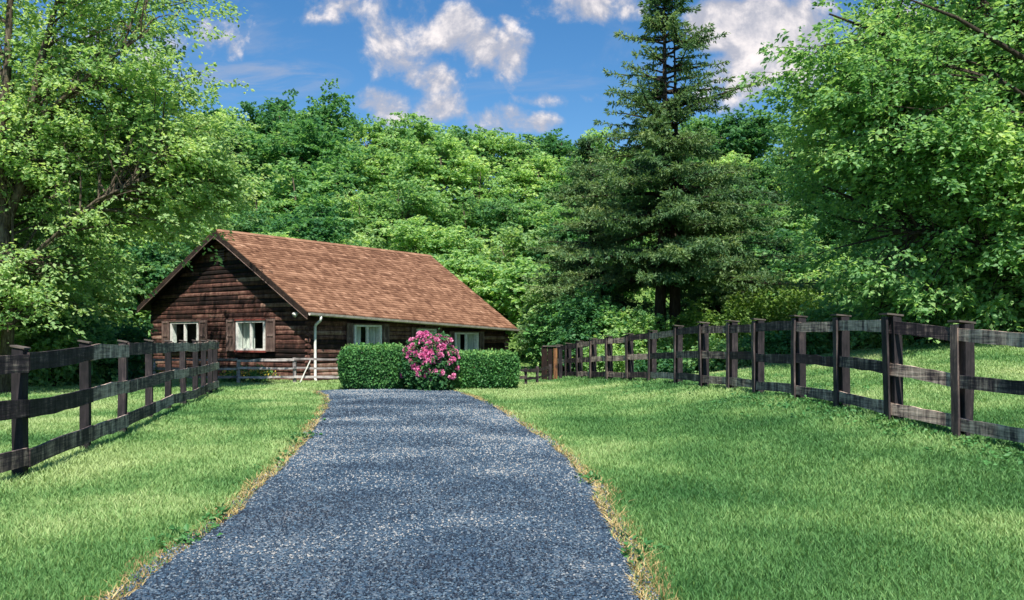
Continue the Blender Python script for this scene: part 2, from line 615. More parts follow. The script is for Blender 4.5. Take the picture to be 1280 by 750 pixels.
LEFT_EDGE = [(-1.62, -6), (-1.78, 0), (-1.98, 3)] + [pxg(*q) for q in
             [(160, 750), (232, 690), (298, 640), (350, 590), (385, 550), (404, 520), (411, 505), (409, 496)]] + [(-5.75, 25.6), (-6.6, 27.0)]
RIGHT_EDGE = [(0.95, -6), (0.85, 0), (0.78, 3)] + [pxg(*q) for q in
              [(800, 750), (780, 700), (757, 650), (738, 610), (708, 575), (664, 540), (622, 512), (592, 498)]] + [(-1.7, 25.3), (-2.2, 27.0)]
LEFT_EDGE = np.array(LEFT_EDGE); RIGHT_EDGE = np.array(RIGHT_EDGE)
DRIVE_END = 25.9


def edge_l(y):
    return np.interp(y, LEFT_EDGE[:, 1], LEFT_EDGE[:, 0]) + (fbm(np.asarray(y) * 2.1, np.zeros_like(y) + 3.3, 21) - .5) * .12


def edge_r(y):
    return np.interp(y, RIGHT_EDGE[:, 1], RIGHT_EDGE[:, 0]) + (fbm(np.asarray(y) * 2.1, np.zeros_like(y) + 9.3, 22) - .5) * .12


def build_ground():
    def axis(stops):
        out = []
        for (a, b, st) in stops:
            out.extend(np.arange(a, b, st))
        return np.array(out)
    xs = axis([(-900, -100, 80), (-100, -30, 5), (-30, 30, .6), (30, 100, 5), (100, 901, 80)])
    ys = axis([(-300, -20, 40), (-20, 0, 2), (0, 50, .6), (50, 160, 4), (160, 300, 20), (300, 1801, 150)])
    X, Y = np.meshgrid(xs, ys)
    Z = terrain(X, Y)
    # sink under the driveway so that the gravel sheet sits in it
    V = np.stack([X.ravel(), Y.ravel(), Z.ravel()], 1)
    nx, ny = len(xs), len(ys)
    i = np.arange(ny - 1)[:, None] * nx + np.arange(nx - 1)[None, :]
    Fq = np.stack([i, i + 1, i + nx + 1, i + nx], -1).reshape(-1, 4)
    me = np_mesh('ground', V, Fq.ravel(), np.full(len(Fq), 4), M['lawn'], None, True)
    tag(link_mesh('ground', me), kind='structure')


build_ground()


def strip(name, ys, cols, zf, mat):
    """sheet across columns given as functions of y"""
    rows = []
    for y in ys:
        rows.append([(c, y, zf(c, y, k)) for k, c in enumerate(cols(y))])
    nc = len(rows[0])
    V = [p for r in rows for p in r]
    Fq = []
    for j in range(len(rows) - 1):
        for k in range(nc - 1):
            a = j * nc + k
            Fq.append((a, a + 1, a + nc + 1, a + nc))
    me = np_mesh(name, V, [i for f in Fq for i in f], [4] * len(Fq), mat, None, True)
    return tag(link_mesh(name, me), kind='structure')


ysd = np.arange(-5, DRIVE_END, .09)


def end_pinch(y):
    t = np.clip((y - (DRIVE_END - 1.1)) / 1.1, 0, 1)
    return 1 - math.sqrt(max(0.0, 1 - t * t)) if t > 0 else 0.0


def drive_cols(y):
    l, r = float(edge_l(np.array([y]))[0]), float(edge_r(np.array([y]))[0])
    e = end_pinch(y) * .8
    return [l + e + (r - l - 2 * e) * k / 10 for k in range(11)]


def drive_z(x, y, k):
    return terr(x, y) + .014 + .045 * (1 - abs(k / 5 - 1) ** 2)


strip('driveway', ysd, drive_cols, drive_z, M['gravel'])


def verge(side):
    def cols(y):
        s = -1 if side == 'l' else 1
        e = (edge_l if side == 'l' else edge_r)(np.array([y]))[0]
        w = .04 + .34 * fbm(y * 1.7, 2.2 if side == 'l' else 8.1, 31)
        cs = [e - s * .25, e, e + s * w]
        return cs if s > 0 else cs[::-1]
    strip('dirt_verge', np.arange(-5, DRIVE_END - .3, .12), cols, lambda x, y, k: terr(x, y) + .008, M['verge'])


verge('l'); verge('r')


def gravel_stones():
    rng = np.random.default_rng(4)
    n = 125000
    d = 3.6 + (rng.random(n) ** 1.35) * 21.6
    l, r = edge_l(d), edge_r(d)
    x = l - .12 + (r - l + .24) * rng.random(n)
    keep = (np.abs(x / np.maximum(d, .1)) < .85)
    x, d = x[keep], d[keep]
    n = len(x)
    k = np.abs((x - edge_l(d)) / (edge_r(d) - edge_l(d)) * 2 - 1)
    z = terrain(x, d) + .016 + .045 * np.maximum(0, 1 - k ** 2)
    s = (.0047 + .0080 * rng.random(n)) * (1 + (d - 4) * .045)
    C = np.stack([x, d, z + s * .3], 1)
    octa = np.array([[1, 0, 0], [0, 1, 0], [-1, 0, 0], [0, -1, 0], [0, 0, .75], [0, 0, -.6]], float)
    V = octa[None] * (1 + .5 * (rng.random((n, 6, 1)) - .5))
    a = rng.random(n) * 6.28
    ca, sa = np.cos(a)[:, None], np.sin(a)[:, None]
    Vx = V[:, :, 0] * ca - V[:, :, 1] * sa * .7
    Vy = V[:, :, 0] * sa + V[:, :, 1] * ca * .7
    V = np.stack([Vx, Vy, V[:, :, 2] + .35 * Vx * (rng.random((n, 1)) - .5)], -1) * s[:, None, None] + C[:, None]
    tri = np.array([[0, 1, 4], [1, 2, 4], [2, 3, 4], [3, 0, 4]])
    Ft = (tri[None] + (np.arange(n) * 6)[:, None, None]).reshape(-1)
    base = fbm(x * .7, d * 1.0, 55)
    tn = np.clip(rng.random(n) ** 1.7 * .95 + (base - .5) * 1.2 + .04, 0, 1)
    me = np_mesh('gravel', V.reshape(-1, 3), Ft, np.full(n * 4, 3), M['stone'], np.repeat(tn, 6))
    tag(link_mesh('gravel', me), 'blue grey crushed stones lying on the driveway', 'gravel', kind='stuff')


gravel_stones()


def blades(name, P, h, w, tint, mat, lean=.45, seed=1):
    rng = np.random.default_rng(seed)
    n = len(P)
    a = rng.random(n) * 2 * math.pi
    side = np.stack([np.cos(a), np.sin(a), np.zeros(n)], 1)
    b = rng.random(n) * 2 * math.pi
    ld = np.stack([np.cos(b), np.sin(b), np.zeros(n)], 1) * (lean * (.3 + rng.random(n)))[:, None]
    up = np.array([0, 0, 1.0])
    hw = (w * .5)[:, None] * side
    H = h[:, None]
    bl = P - hw; br = P + hw
    mid = P + (up * .55 + ld * .35) * H
    tip = P + (up * .92 + ld * 1.1) * H
    V = np.stack([bl, br, mid + hw * .8, mid - hw * .8, tip], 1).reshape(-1, 3)
    idx = (np.arange(n) * 5)[:, None]
    Fl = (idx + np.array([[0, 1, 2, 3, 3, 2, 4]])).reshape(-1)
    sizes = np.tile([4, 3], n)
    me = np_mesh(name, V, Fl, sizes, mat, np.repeat(tint, 5))
    return link_mesh(name, me)


def build_grass():
    rng = np.random.default_rng(7)
    n = 1500000
    # radial sampling around the viewpoint side: denser close by
    d0, d1 = 2.5, 46.0
    e = .42
    d = (d0 ** e + rng.random(n) * (d1 ** e - d0 ** e)) ** (1 / e)
    x = (rng.random(n) * 2 - 1) * (.66 * d + 1.2)
    el, er = edge_l(d), edge_r(d)
    lim = DRIVE_END
    off = np.where(x < (el + er) / 2, el - x, x - er)
    on = (off > 0) | (d > lim)
    offr = np.where(d > lim, 1, off)
    pr = sst(np.clip((offr + .02) / .45, 0, 1)) * .9 + .1
    on &= rng.random(n) < pr
    # not inside the cabin
    rel = np.stack([x + 7.07, d - 30.5], 1)
    uu = rel @ np.array([.588, .809]); vv = rel @ np.array([-.809, .588])
    on &= ~((uu > 0) & (vv > 0) & (uu < 11.6) & (vv < 9.7))
    x, d, offr = x[on], d[on], offr[on]
    n = len(x)
    patch = fbm(x / 1.3, d / 1.3, 3)
    big = fbm(x / 5.0, d / 5.0, 13)
    z = terrain(x, d) - .004
    h = (.026 + .040 * rng.random(n)) * (.75 + .8 * patch) * (1 + .02 * d)
    # rank growth at the foot of the fences
    fx = np.interp(d, RF_Y, RF_X); fd = np.abs(x - fx)
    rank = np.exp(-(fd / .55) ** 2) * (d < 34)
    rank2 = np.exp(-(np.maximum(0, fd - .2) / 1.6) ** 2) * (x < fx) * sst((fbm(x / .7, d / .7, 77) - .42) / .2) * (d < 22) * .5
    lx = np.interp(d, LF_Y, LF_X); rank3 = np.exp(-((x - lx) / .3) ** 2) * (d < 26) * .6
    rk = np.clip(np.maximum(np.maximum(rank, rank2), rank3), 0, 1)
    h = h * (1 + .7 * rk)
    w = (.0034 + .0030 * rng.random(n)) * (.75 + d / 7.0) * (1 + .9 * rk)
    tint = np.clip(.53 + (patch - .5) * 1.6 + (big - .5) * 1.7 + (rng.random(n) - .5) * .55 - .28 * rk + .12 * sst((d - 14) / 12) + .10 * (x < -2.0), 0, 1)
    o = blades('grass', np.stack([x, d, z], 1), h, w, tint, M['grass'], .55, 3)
    tag(o, 'mown green lawn grass on both sides of the gravel drive', 'grass', kind='stuff')
    # dry straw at the drive edge
    m = 11000
    d = 3 + rng.random(m) ** 1.3 * 22
    s = rng.random(m) < .5
    off = np.abs(rng.normal(0, .085, m)) + .0
    gap = fbm(d * 1.1, np.where(s, 1.5, 7.5), 41)
    x = np.where(s, edge_l(d) - off, edge_r(d) + off)
    k = rng.random(m) < sst((gap - .28) / .3) 
    x, d = x[k], d[k]
    m = len(x)
    P = np.stack([x, d, terrain(x, d) + .006], 1)
    o = blades('dry_grass', P, .02 + .05 * rng.random(m), (.004 + .004 * rng.random(m)) * (.75 + d / 8), rng.random(m), M['dry_grass'], 1.6, 9)
    tag(o, 'straw coloured dry grass along the edges of the gravel drive', 'dry grass', kind='stuff')


# ------------------------------------------------------------------ fence lines (plan)
RF_Y, RF_X = RP[:, 1], RP[:, 0]
LPY = [3.2, 5.2, 7.2] + [F * 1.5 / (b - 424) for b in (602, 566, 545, 528, 515, 508, 502, 497.5, 494.5, 491.8)]
LPX = [-5.25, -5.22, -5.18] + [(a - 640) / F * F * 1.5 / (b - 424) for (a, b) in ((34, 602), (115, 566), (160, 545), (193, 528), (216, 515), (235, 508), (249, 502), (259, 497.5), (267, 494.5), (273, 491.8))]
LP = np.array([LPX, LPY]).T
LF_Y, LF_X = LP[:, 1], LP[:, 0]
build_grass()


def board(mb, p, q, h, th, nrm, rng, tint, sag=.0, seg=6, wob=.012):
    """a weathered board from p to q (centre line), height h, thickness th, facing nrm"""
    p = np.array(p, float); q = np.array(q, float)
    rings = []
    for i in range(seg + 1):
        s = i / seg
        c = p * (1 - s) + q * s + np.array([0, 0, -sag * 4 * s * (1 - s)])
        o = rng.normal(0, wob, 2); e = rng.normal(0, wob * .5)
        up = np.array([0, 0, 1.0])
        rings.append([c - nrm * (th / 2) + up * (-h / 2 + o[0]) + nrm * e, c + nrm * (th / 2) + up * (-h / 2 + o[0]) + nrm * e,
                      c + nrm * (th / 2) + up * (h / 2 + o[1]) + nrm * e, c - nrm * (th / 2) + up * (h / 2 + o[1]) + nrm * e])
    V = [v for r in rings for v in r]
    Fc = [(3, 2, 1, 0)]
    for i in range(seg):
        for k in range(4):
            k2 = (k + 1) % 4
            Fc.append((i * 4 + k, i * 4 + k2, (i + 1) * 4 + k2, (i + 1) * 4 + k))
    b = seg * 4
    Fc.append((b, b + 1, b + 2, b + 3))
    mb.add(V, Fc, tint)


def post_mesh(mb, x, y, z0, z1, w, dpt, ang, rng, tint, lean=(0, 0)):
    ca, sa = math.cos(ang), math.sin(ang)
    rings = []
    for s in (0, .33, .66, 1):
        z = z0 + (z1 - z0) * s
        cx = x + lean[0] * s + rng.normal(0, .004); cy = y + lean[1] * s + rng.normal(0, .004)
        r = []
        for (a, b) in ((-1, -1), (1, -1), (1, 1), (-1, 1)):
            dx, dy = a * w / 2 * rng.uniform(.95, 1.05), b * dpt / 2 * rng.uniform(.95, 1.05)
            r.append((cx + dx * ca - dy * sa, cy + dx * sa + dy * ca, z))
        rings.append(r)
    V = [v for r in rings for v in r]
    Fc = [(3, 2, 1, 0)]
    for i in range(3):
        for k in range(4):
            k2 = (k + 1) % 4
            Fc.append((i * 4 + k, i * 4 + k2, (i + 1) * 4 + k2, (i + 1) * 4 + k))
    Fc.append((12, 13, 14, 15))
    mb.add(V, Fc, tint)


def right_fence():
    rng = np.random.default_rng(12)
    n = len(RP)
    root = empty('board_fence', (RP[9, 0], RP[9, 1], RP[9, 2]))
    tag(root, 'dark three board fence with capped posts curving up the grassy bank', 'fence')
    off = np.array(root.location)
    nr = []
    for i in range(n):
        a = RP[max(0, i - 1)]; b = RP[min(n - 1, i + 1)]
        d = np.array([b[0] - a[0], b[1] - a[1]]); d /= np.linalg.norm(d)
        nr.append(np.array([-d[1], d[0], 0]))          # faces the drive (left)
    for i in range(n):
        x, y, z0, z1 = RP[i]
        y_ = y
        ang = math.atan2(nr[i][1], nr[i][0])
        g = min(z0, terr(x, y)) - .25
        ln = rng.normal(0, .02, 2)
        mb = MB()
        post_mesh(mb, x - off[0], y - off[1], g - off[2], z1 - .03 - off[2], .13, .19, ang, rng, rng.uniform(.3, .6), ln)
        pst = mb.build('post', M['fence_post'], root)
        bt = MB()
        p = np.array([x, y, 0]) + nr[i] * (.065 + .045 + .018)
        post_mesh(bt, p[0] - off[0], p[1] - off[1], z0 + .03 - off[2], z1 - .035 - off[2], .03, .125, ang, rng, rng.uniform(.5, .95), ln)
        bo = bt.build('batten', M['fence_post'], pst)
        cp = MB()
        c = np.array([x + ln[0], y + ln[1], z1 - .005]) + nr[i] * .03 - off
        ca, sa = math.cos(ang), math.sin(ang)
        V = []
        for zz in (-.012, .012):
            for (a, b) in ((-1, -1), (1, -1), (1, 1), (-1, 1)):
                dx, dy = a * .125, b * .105
                V.append((c[0] + dx * ca - dy * sa, c[1] + dx * sa + dy * ca, c[2] + zz + a * .012))
        cp.hexa(V, rng.uniform(.3, .8))
        cp.build('cap', M['fence_cap'], pst)
    for i in range(n - 1):
        A, B = RP[i], RP[i + 1]
        for k, fr in enumerate((.885, .50, .135)):
            nn = nr[i] + nr[i + 1]; nn /= np.linalg.norm(nn)
            za = A[2] + (A[3] - A[2]) * fr + rng.normal(0, .012); zb = B[2] + (B[3] - B[2]) * fr + rng.normal(0, .012)
            pa = np.array([A[0], A[1], za]) + nr[i] * (.065 + .023) - off
            pb = np.array([B[0], B[1], zb]) + nr[i + 1] * (.065 + .023) - off
            g = (pb - pa) / np.linalg.norm(pb - pa) * .006
            mb = MB()
            board(mb, pa + g, pb - g, .165, .038, nn, rng, rng.uniform(.25, .95), rng.normal(0, .008), 6, .0045)
            mb.build('rail', M['fence_rail'], root)
    return root


right_fence()


def left_fence():
    rng = np.random.default_rng(5)
    n = len(LP)
    root = empty('board_fence', (LP[5, 0], LP[5, 1], 0))
    tag(root, 'weathered three board fence running straight along the lawn towards the cabin gable', 'fence')
    off = np.array(root.location)
    for i in range(n):
        x, y = LP[i]
        a = LP[max(0, i - 1)]; b = LP[min(n - 1, i + 1)]
        d = (b - a) / np.linalg.norm(b - a)
        nr = np.array([d[1], -d[0], 0])     # faces the drive (right)
        ang = math.atan2(nr[1], nr[0])
        z0 = terr(x, y)
        mb = MB()
        c = np.array([x, y, 0]) - nr * .085 - off
        ln = rng.normal(0, .015, 2)
        top = (1.40 if i < 4 else 1.455) + rng.normal(0, .008)
        post_mesh(mb, c[0], c[1], z0 - .25, z0 + top, .115, .125, ang, rng, rng.uniform(.2, .55), ln)
        pst = mb.build('post', M['fence_post'], root)
        cp = MB()
        V = []
        ca, sa = math.cos(ang), math.sin(ang)
        for zz in (-.008, .010):
            for (aa, bb) in ((-1, -1), (1, -1), (1, 1), (-1, 1)):
                dx, dy = aa * .072, bb * .078
                V.append((c[0] + ln[0] + dx * ca - dy * sa, c[1] + ln[1] + dx * sa + dy * ca, z0 + top + .012 + zz - aa * .014))
        cp.hexa(V, .6)
        cp.build('cap', M['fence_cap'], pst)
    for i in range(n - 1):
        A, B = LP[i], LP[i + 1]
        d = (B - A) / np.linalg.norm(B - A)
        nn = np.array([d[1], -d[0], 0])
        for fr in (1.335, .76, .26):
            ea = -.085 if (fr > 1.3 and i < 4) else 0; eb = -.085 if (fr > 1.3 and i < 3) else 0
            za = terr(*A) + fr + ea + rng.normal(0, .010); zb = terr(*B) + fr + eb + rng.normal(0, .010)
            pa = np.array([A[0], A[1], za]) + nn * .004 - off; pb = np.array([B[0], B[1], zb]) + nn * .004 - off
            g = (pb - pa) / np.linalg.norm(pb - pa) * .004
            mb = MB()
            board(mb, pa + g, pb - g, .19, .038, nn, rng, rng.uniform(.25, .75) + .25 * (A[1] > 11), rng.normal(0, .008), 6, .005)  # farther rails tinted lighter: the sunlight on them is put into the colour
            mb.build('rail', M['fence_rail'], root)


left_fence()


def simple_fence(name, label, posts, zt, rails, mat, rh=.07, pw=.10, seed=1, th=.03, cat='fence', zb=None):
    """posts: plan points; rails: heights above ground"""
    rng = np.random.default_rng(seed)
    root = empty(name, (posts[0][0], posts[0][1], terr(*posts[0])))
    tag(root, label, cat)
    off = np.array(root.location)
    for (x, y) in posts:
        mb = MB()
        post_mesh(mb, x - off[0], y + .06 - off[1], terr(x, y) - .2 - off[2], terr(x, y) + zt + rng.normal(0, .03) - off[2], pw, pw, 0, rng, rng.uniform(.3, .8), rng.normal(0, .02, 2))
        mb.build('post', mat, root)
    for i in range(len(posts) - 1):
        for r in rails:
            (x0, y0), (x1, y1) = posts[i], posts[i + 1]
            mb = MB()
            board(mb, np.array([x0, y0 - .025, terr(x0, y0) + r + rng.normal(0, .02)]) - off, np.array([x1, y1 - .025, terr(x1, y1) + r + rng.normal(0, .02)]) - off,
                  rh, th, np.array([0, -1.0, 0]), rng, rng.uniform(.3, .9), 0, 5, .008)
            mb.build('rail', mat, root)
    return root


YB = 29.2
rf = simple_fence('rail_fence', 'low silver grey rail fence standing before the cabin gable and corner',
                  [(x, YB) for x in (-21.6, -19.2, -16.8, -14.4, -11.9, -9.1, -7.22, -5.2, -3.3)], .88, (.82, .54, .24), M['grey_rail'], .075, .10, 8)
simple_fence('rail_fence', 'short dark low rail fence in the gap between the hedge and the plank gate',
             [(-.15, 28.3), (.45, 28.0), (.82, 28.6), (1.3, 30.4)], .60, (.50, .26), M['fence_post'], .09, .09, 9)


def plank_gate():
    rng = np.random.default_rng(3)
    x0, y0 = 1.14, 31.0
    root = empty('wooden_gate', (x0, y0, terr(x0, y0)))
    tag(root, 'narrow dark brown upright plank gate standing where the curving fence ends', 'gate')
    for i, (dx, w, tn, dy) in enumerate(((0, .2, .3, 0), (.21, .17, .2, .01), (.385, .13, .78, -.03))):  # last board's bright tint: orange wood with the light on it painted in
        mb = MB()
        post_mesh(mb, dx, dy, -.1, 1.22 - .03 * i, w, .05, 0, rng, tn)
        mb.build('board', M['gate_wood'], root)
    mb = MB()
    post_mesh(mb, .56, .05, -.1, 1.15, .12, .12, 0, rng, .2)
    mb.build('post', M['fence_post'], root)
    mb = MB()
    mb.box((.25, 0, 1.235), (.62, .13, .04), .6)
    mb.build('cap', M['fence_cap'], root)


plank_gate()

b = MB()
rng0 = np.random.default_rng(2)
board(b, (0, 0, 0), (.36, .0, .78), .07, .025, np.array([0, -1.0, 0]), rng0, .6, 0, 4, .004)
o = b.build('board', M['white'])
o.location = (-7.02, YB - .12, .03)
tag(o, 'pale board leaning diagonally against the grey rail fence by the downpipe', 'board')

# ------------------------------------------------------------------ cabin
G = np.array([.809, -.588]); S = np.array([.588, .809])
NTIP = np.array([-6.95, 30.0])
LEN, WID = 12.2, 10.4
OVG, OVE = .35, .40
RT = .10        # roof thickness


def roof_z(u, t):
    u = u / LEN
    ef = 2.43 * (1 - u) + 1.97 * u
    eb = 2.80 * (1 - u) + 2.50 * u
    rd = 5.60 * (1 - u) + 5.56 * u
    h = WID / 2
    if t <= h:
        return ef + (rd - ef) * t / h
    return rd + (eb - rd) * (t - h) / h


def rp(u, t, dz=0.0):
    """roof point in world, u along the ridge, t across from the front eave"""
    q = NTIP + S * u - G * t
    return np.array([q[0], q[1], roof_z(u, t) + dz])


W0 = NTIP + S * OVG - G * OVE
WL, WW = LEN - 2 * OVG, WID - 2 * OVE
cabin = empty('log_cabin', (W0[0], W0[1], 0))
tag(cabin, 'dark brown log cabin with rust red shingle roof and shuttered windows', 'cabin')
CO = np.array([W0[0], W0[1], 0.0])


def side_pt(u, z, o=0.0):
    """front long wall; o is metres outwards"""
    q = W0 + S * u + G * o
    return np.array([q[0], q[1], z]) - CO


def gable_pt(u, z, o=0.0):
    q = W0 - G * u - S * o
    return np.array([q[0], q[1], z]) - CO


def far_pt(u, z, o=0.0):
    q = W0 + S * (WL + o) - G * u
    return np.array([q[0], q[1], z]) - CO


def back_pt(u, z, o=0.0):
    q = W0 + S * u - G * (WW + o)
    return np.array([q[0], q[1], z]) - CO


def wall_logs(pt, length, topf, openings, seed, shear=0.0, corner=True):
    """horizontal logs as one wall mesh; openings: (u0,u1,z0,z1); topf(u) -> wall top"""
    rng = np.random.default_rng(seed)
    mb = MB()
    rh = .165
    zmax = max(topf(u) for u in np.linspace(0, length, 41))
    r = 0
    while r * rh < zmax:
        za, zb = r * rh + .008, (r + 1) * rh - .006
        # u-interval below the roof line at za and zb
        us = np.linspace(0, length, 241)
        zt = np.array([topf(u) for u in us])
        ina = us[zt > za + .02]
        if len(ina) < 3:
            break
        a0, a1 = ina[0], ina[-1]
        inb = us[zt > zb]
        if len(inb) < 2:
            mid = us[np.argmax(zt)]
            b0, b1 = mid - .02, mid + .02
        else:
            b0, b1 = inb[0], inb[-1]
        cuts = []
        for (o0, o1, oz0, oz1) in openings:
            if zb > oz0 + .03 and za < oz1 - .03:
                cuts.append((o0, o1))
        cuts.sort()
        spans = []
        c = a0
        for (o0, o1) in cuts:
            spans.append((c, o0)); c = o1
        spans.append((c, a1))
        for (s0, s1) in spans:
            x = s0
            while x < s1 - .02:
                e = min(s1, x + rng.uniform(1.6, 4.2))
                if s1 - e < .4:
                    e = s1
                tn = float(np.clip(rng.normal(.5, .28), 0, 1.1))
                bul = rng.uniform(.016, .034)
                nseg = max(1, int((e - x) / .5))
                V = []
                for k in range(nseg + 1):
                    s = x + (e - x) * k / nseg
                    sb = s
                    if k == 0 and abs(x - a0) < 1e-6:
                        sb = max(s, b0)
                    if k == nseg and abs(e - a1) < 1e-6:
                        sb = min(s, b1)
                    wv = rng.normal(0, .006)
                    dz = -shear * s
                    prof = [(za, .0), (za + .012, bul * .6), (za * .72 + zb * .28, bul), (za * .3 + zb * .7, bul), (zb - .012, bul * .55), (zb, 0)]
                    for (zz, oo) in prof:
                        f = (zz - za) / (zb - za)
                        ss = s * (1 - f) + sb * f
                        V.append(pt(ss, zz + dz, oo + wv))
                Fc = []
                for k in range(nseg):
                    for j in range(5):
                        Fc.append((k * 6 + j, (k + 1) * 6 + j, (k + 1) * 6 + j + 1, k * 6 + j + 1))
                Fc.append((5, 4, 3, 2, 1, 0))
                q = nseg * 6
                Fc.append(tuple(q + j for j in range(6)))
                mb.add(V, Fc, tn)
                x = e
        r += 1
    return mb


def backing(mb, pt, length, topf, openings, seed, inset=-.02):
    """plain wall core behind the logs, with the openings left out"""
    us = sorted(set([0, length] + [o[0] for o in openings] + [o[1] for o in openings] + list(np.linspace(0, length, 13))))
    for a, b_ in zip(us[:-1], us[1:]):
        mid = (a + b_) / 2
        zs = [(0.0, None)]
        segs = [(0.0, 'top')]
        cur = 0.0
        for (o0, o1, z0, z1) in openings:
            if o0 < mid < o1:
                mb.add([pt(a, cur, inset), pt(b_, cur, inset), pt(b_, z0, inset), pt(a, z0, inset)], [(0, 1, 2, 3)], .2)
                cur = z1
        mb.add([pt(a, cur, inset), pt(b_, cur, inset), pt(b_, topf(b_), inset), pt(a, topf(a), inset)], [(0, 1, 2, 3)], .2)


def top_gable(u):      # wall u=0 at the front corner
    return roof_z(OVG, OVE + u) - RT


def top_far(u):
    return roof_z(LEN - OVG, OVE + u) - RT


def top_side(u):
    return roof_z(OVG + u, OVE) - RT


def top_back(u):
    return roof_z(OVG + u, WID - OVE) - RT


GW = [(2.23, 3.85, 1.09, 2.18), (6.23, 8.05, 1.09, 2.18)]
SW = [(2.11, 3.48, 1.00, 2.03), (5.50, 6.62, 1.00, 1.92), (7.86, 9.40, .86, 1.78)]
for (pt, ln, tf, op, sd_) in ((gable_pt, WW, top_gable, GW, 1), (side_pt, WL, top_side, SW, 2), (far_pt, WW, top_far, [], 3), (back_pt, WL, top_back, [], 4)):
    mb = wall_logs(pt, ln, tf, op, sd_)
    backing(mb, pt, ln, tf, op, sd_)
    mb.build('wall', M['log'], cabin)

# crossed log ends at the corners
rg = np.random.default_rng(6)
for (pt, u0, sgn) in ((side_pt, WL, 1),):
    mb = MB()
    for r in range(9):
        z = .1 + r * .195
        c = pt(u0 + .10, z, .02)
        mb.tube([pt(u0 - .05, z, .03), pt(u0 + rg.uniform(.12, .2), z, .03)], [.085, .085], 8, rg.uniform(.4, 1))
    mb.build('log_end', M['log'], cabin)
mb = MB()
for r in range(12):
    z = .1 + r * .195
    if z > 2.2: break
    mb.tube([gable_pt(.06, z, .03), gable_pt(-rg.uniform(.05, .09), z, .03)], [.08, .08], 8, rg.uniform(.3, .8))
mb.build('log_end', M['log'], cabin)


def slab(mb, a, b_, c, d, th, tint=.5):
    """quad a b c d (bottom) thickened upwards"""
    up = np.array([0, 0, th])
    mb.hexa([a, b_, c, d, a + up, b_ + up, c + up, d + up], tint)


# roof deck and shingles
roof = MB()
h = WID / 2
for (t0, t1) in ((0, h), (h, WID)):
    n = 6
    for k in range(n):
        u0, u1 = LEN * k / n, LEN * (k + 1) / n
        slab(roof, rp(u0, t0, -RT) - CO, rp(u1, t0, -RT) - CO, rp(u1, t1, -RT) - CO, rp(u0, t1, -RT) - CO, RT - .012, .1)
rf_o = roof.build('roof', M['dark_wood'], cabin)
sh = MB()
rr = np.random.default_rng(11)
rows = 34
for side in (0, 1):
    for j in range(rows):
        rowt = rr.normal(0, .07)
        v0, v1 = j / rows, (j + 1.35) / rows
        v1 = min(v1, 1.0)
        u = -rr.uniform(0, .2)
        while u < LEN:
            w = rr.uniform(.11, .24)
            ua, ub = max(-.03, u), min(LEN + .03, u + w - .006)
            u += w
            if ub - ua < .02: continue
            tn = float(np.clip(rr.normal(.48, .20) + rowt, 0, 1))
            jit = rr.uniform(-.012, .012) / 6
            lift = .030 + rr.uniform(0, .014)
            va = max(-.008, v0 + jit)

            def P(uu, vv, dz):
                t = vv * h if side == 0 else WID - vv * h
                return rp(uu, t, dz) - CO
            q = [P(ua, va, -.004), P(ub, va, -.004), P(ub, v1, -.008), P(ua, v1, -.008), P(ua, va, lift), P(ub, va, lift), P(ub, v1, .003), P(ua, v1, .003)]
            if side == 1: q = [q[1], q[0], q[3], q[2], q[5], q[4], q[7], q[6]]
            sh.hexa(q, tn)
sho = sh.build('shingles', M['shingle'], rf_o)
rc = MB()
k = 0.0
while k < LEN:
    e = min(LEN, k + .3)
    for s in (-1, 1):
        a = rp(k, h, .035) - CO; b2 = rp(e + .02, h, .030) - CO
        c = rp(e + .02, h + s * .16, .028) - CO; d = rp(k, h + s * .16, .034) - CO
        q = [a, b2, c, d] if s > 0 else [b2, a, d, c]
        slab(rc, *q, .02, rr.uniform(.5, 1))
    k = e
rc.build('ridge_cap', M['shingle'], rf_o)

# barge boards, fascia
for (uu, o) in ((-.02, -1), (LEN + .02, 1)):
    for (t0, t1) in ((-.05, h + .03), (WID + .05, h - .03)):
        mb = MB()
        n = 8
        for k in range(n):
            a = t0 + (t1 - t0) * k / n; b_ = t0 + (t1 - t0) * (k + 1) / n
            p0 = rp(uu, min(max(a, 0), WID), -.22) - CO; p1 = rp(uu, min(max(b_, 0), WID), -.22) - CO
            out = np.array([S[0], S[1], 0]) * o * .035
            mb.hexa([p0, p1, p1 + out, p0 + out, p0 + [0, 0, .215], p1 + [0, 0, .215], p1 + out + [0, 0, .215], p0 + out + [0, 0, .215]], .5)
        mb.build('barge_board', M['dark_wood'], rf_o)
        # thin light drip strip along the lower edge
        mb = MB()
        for k in range(n):
            a = t0 + (t1 - t0) * k / n; b_ = t0 + (t1 - t0) * (k + 1) / n
            p0 = rp(uu, min(max(a, 0), WID), -.245) - CO; p1 = rp(uu, min(max(b_, 0), WID), -.245) - CO
            out = np.array([S[0], S[1], 0]) * o * .05
            mb.hexa([p0, p1, p1 + out, p0 + out, p0 + [0, 0, .022], p1 + [0, 0, .022], p1 + out + [0, 0, .022], p0 + out + [0, 0, .022]], .8)
        mb.build('trim_strip', M['shutter'], rf_o)

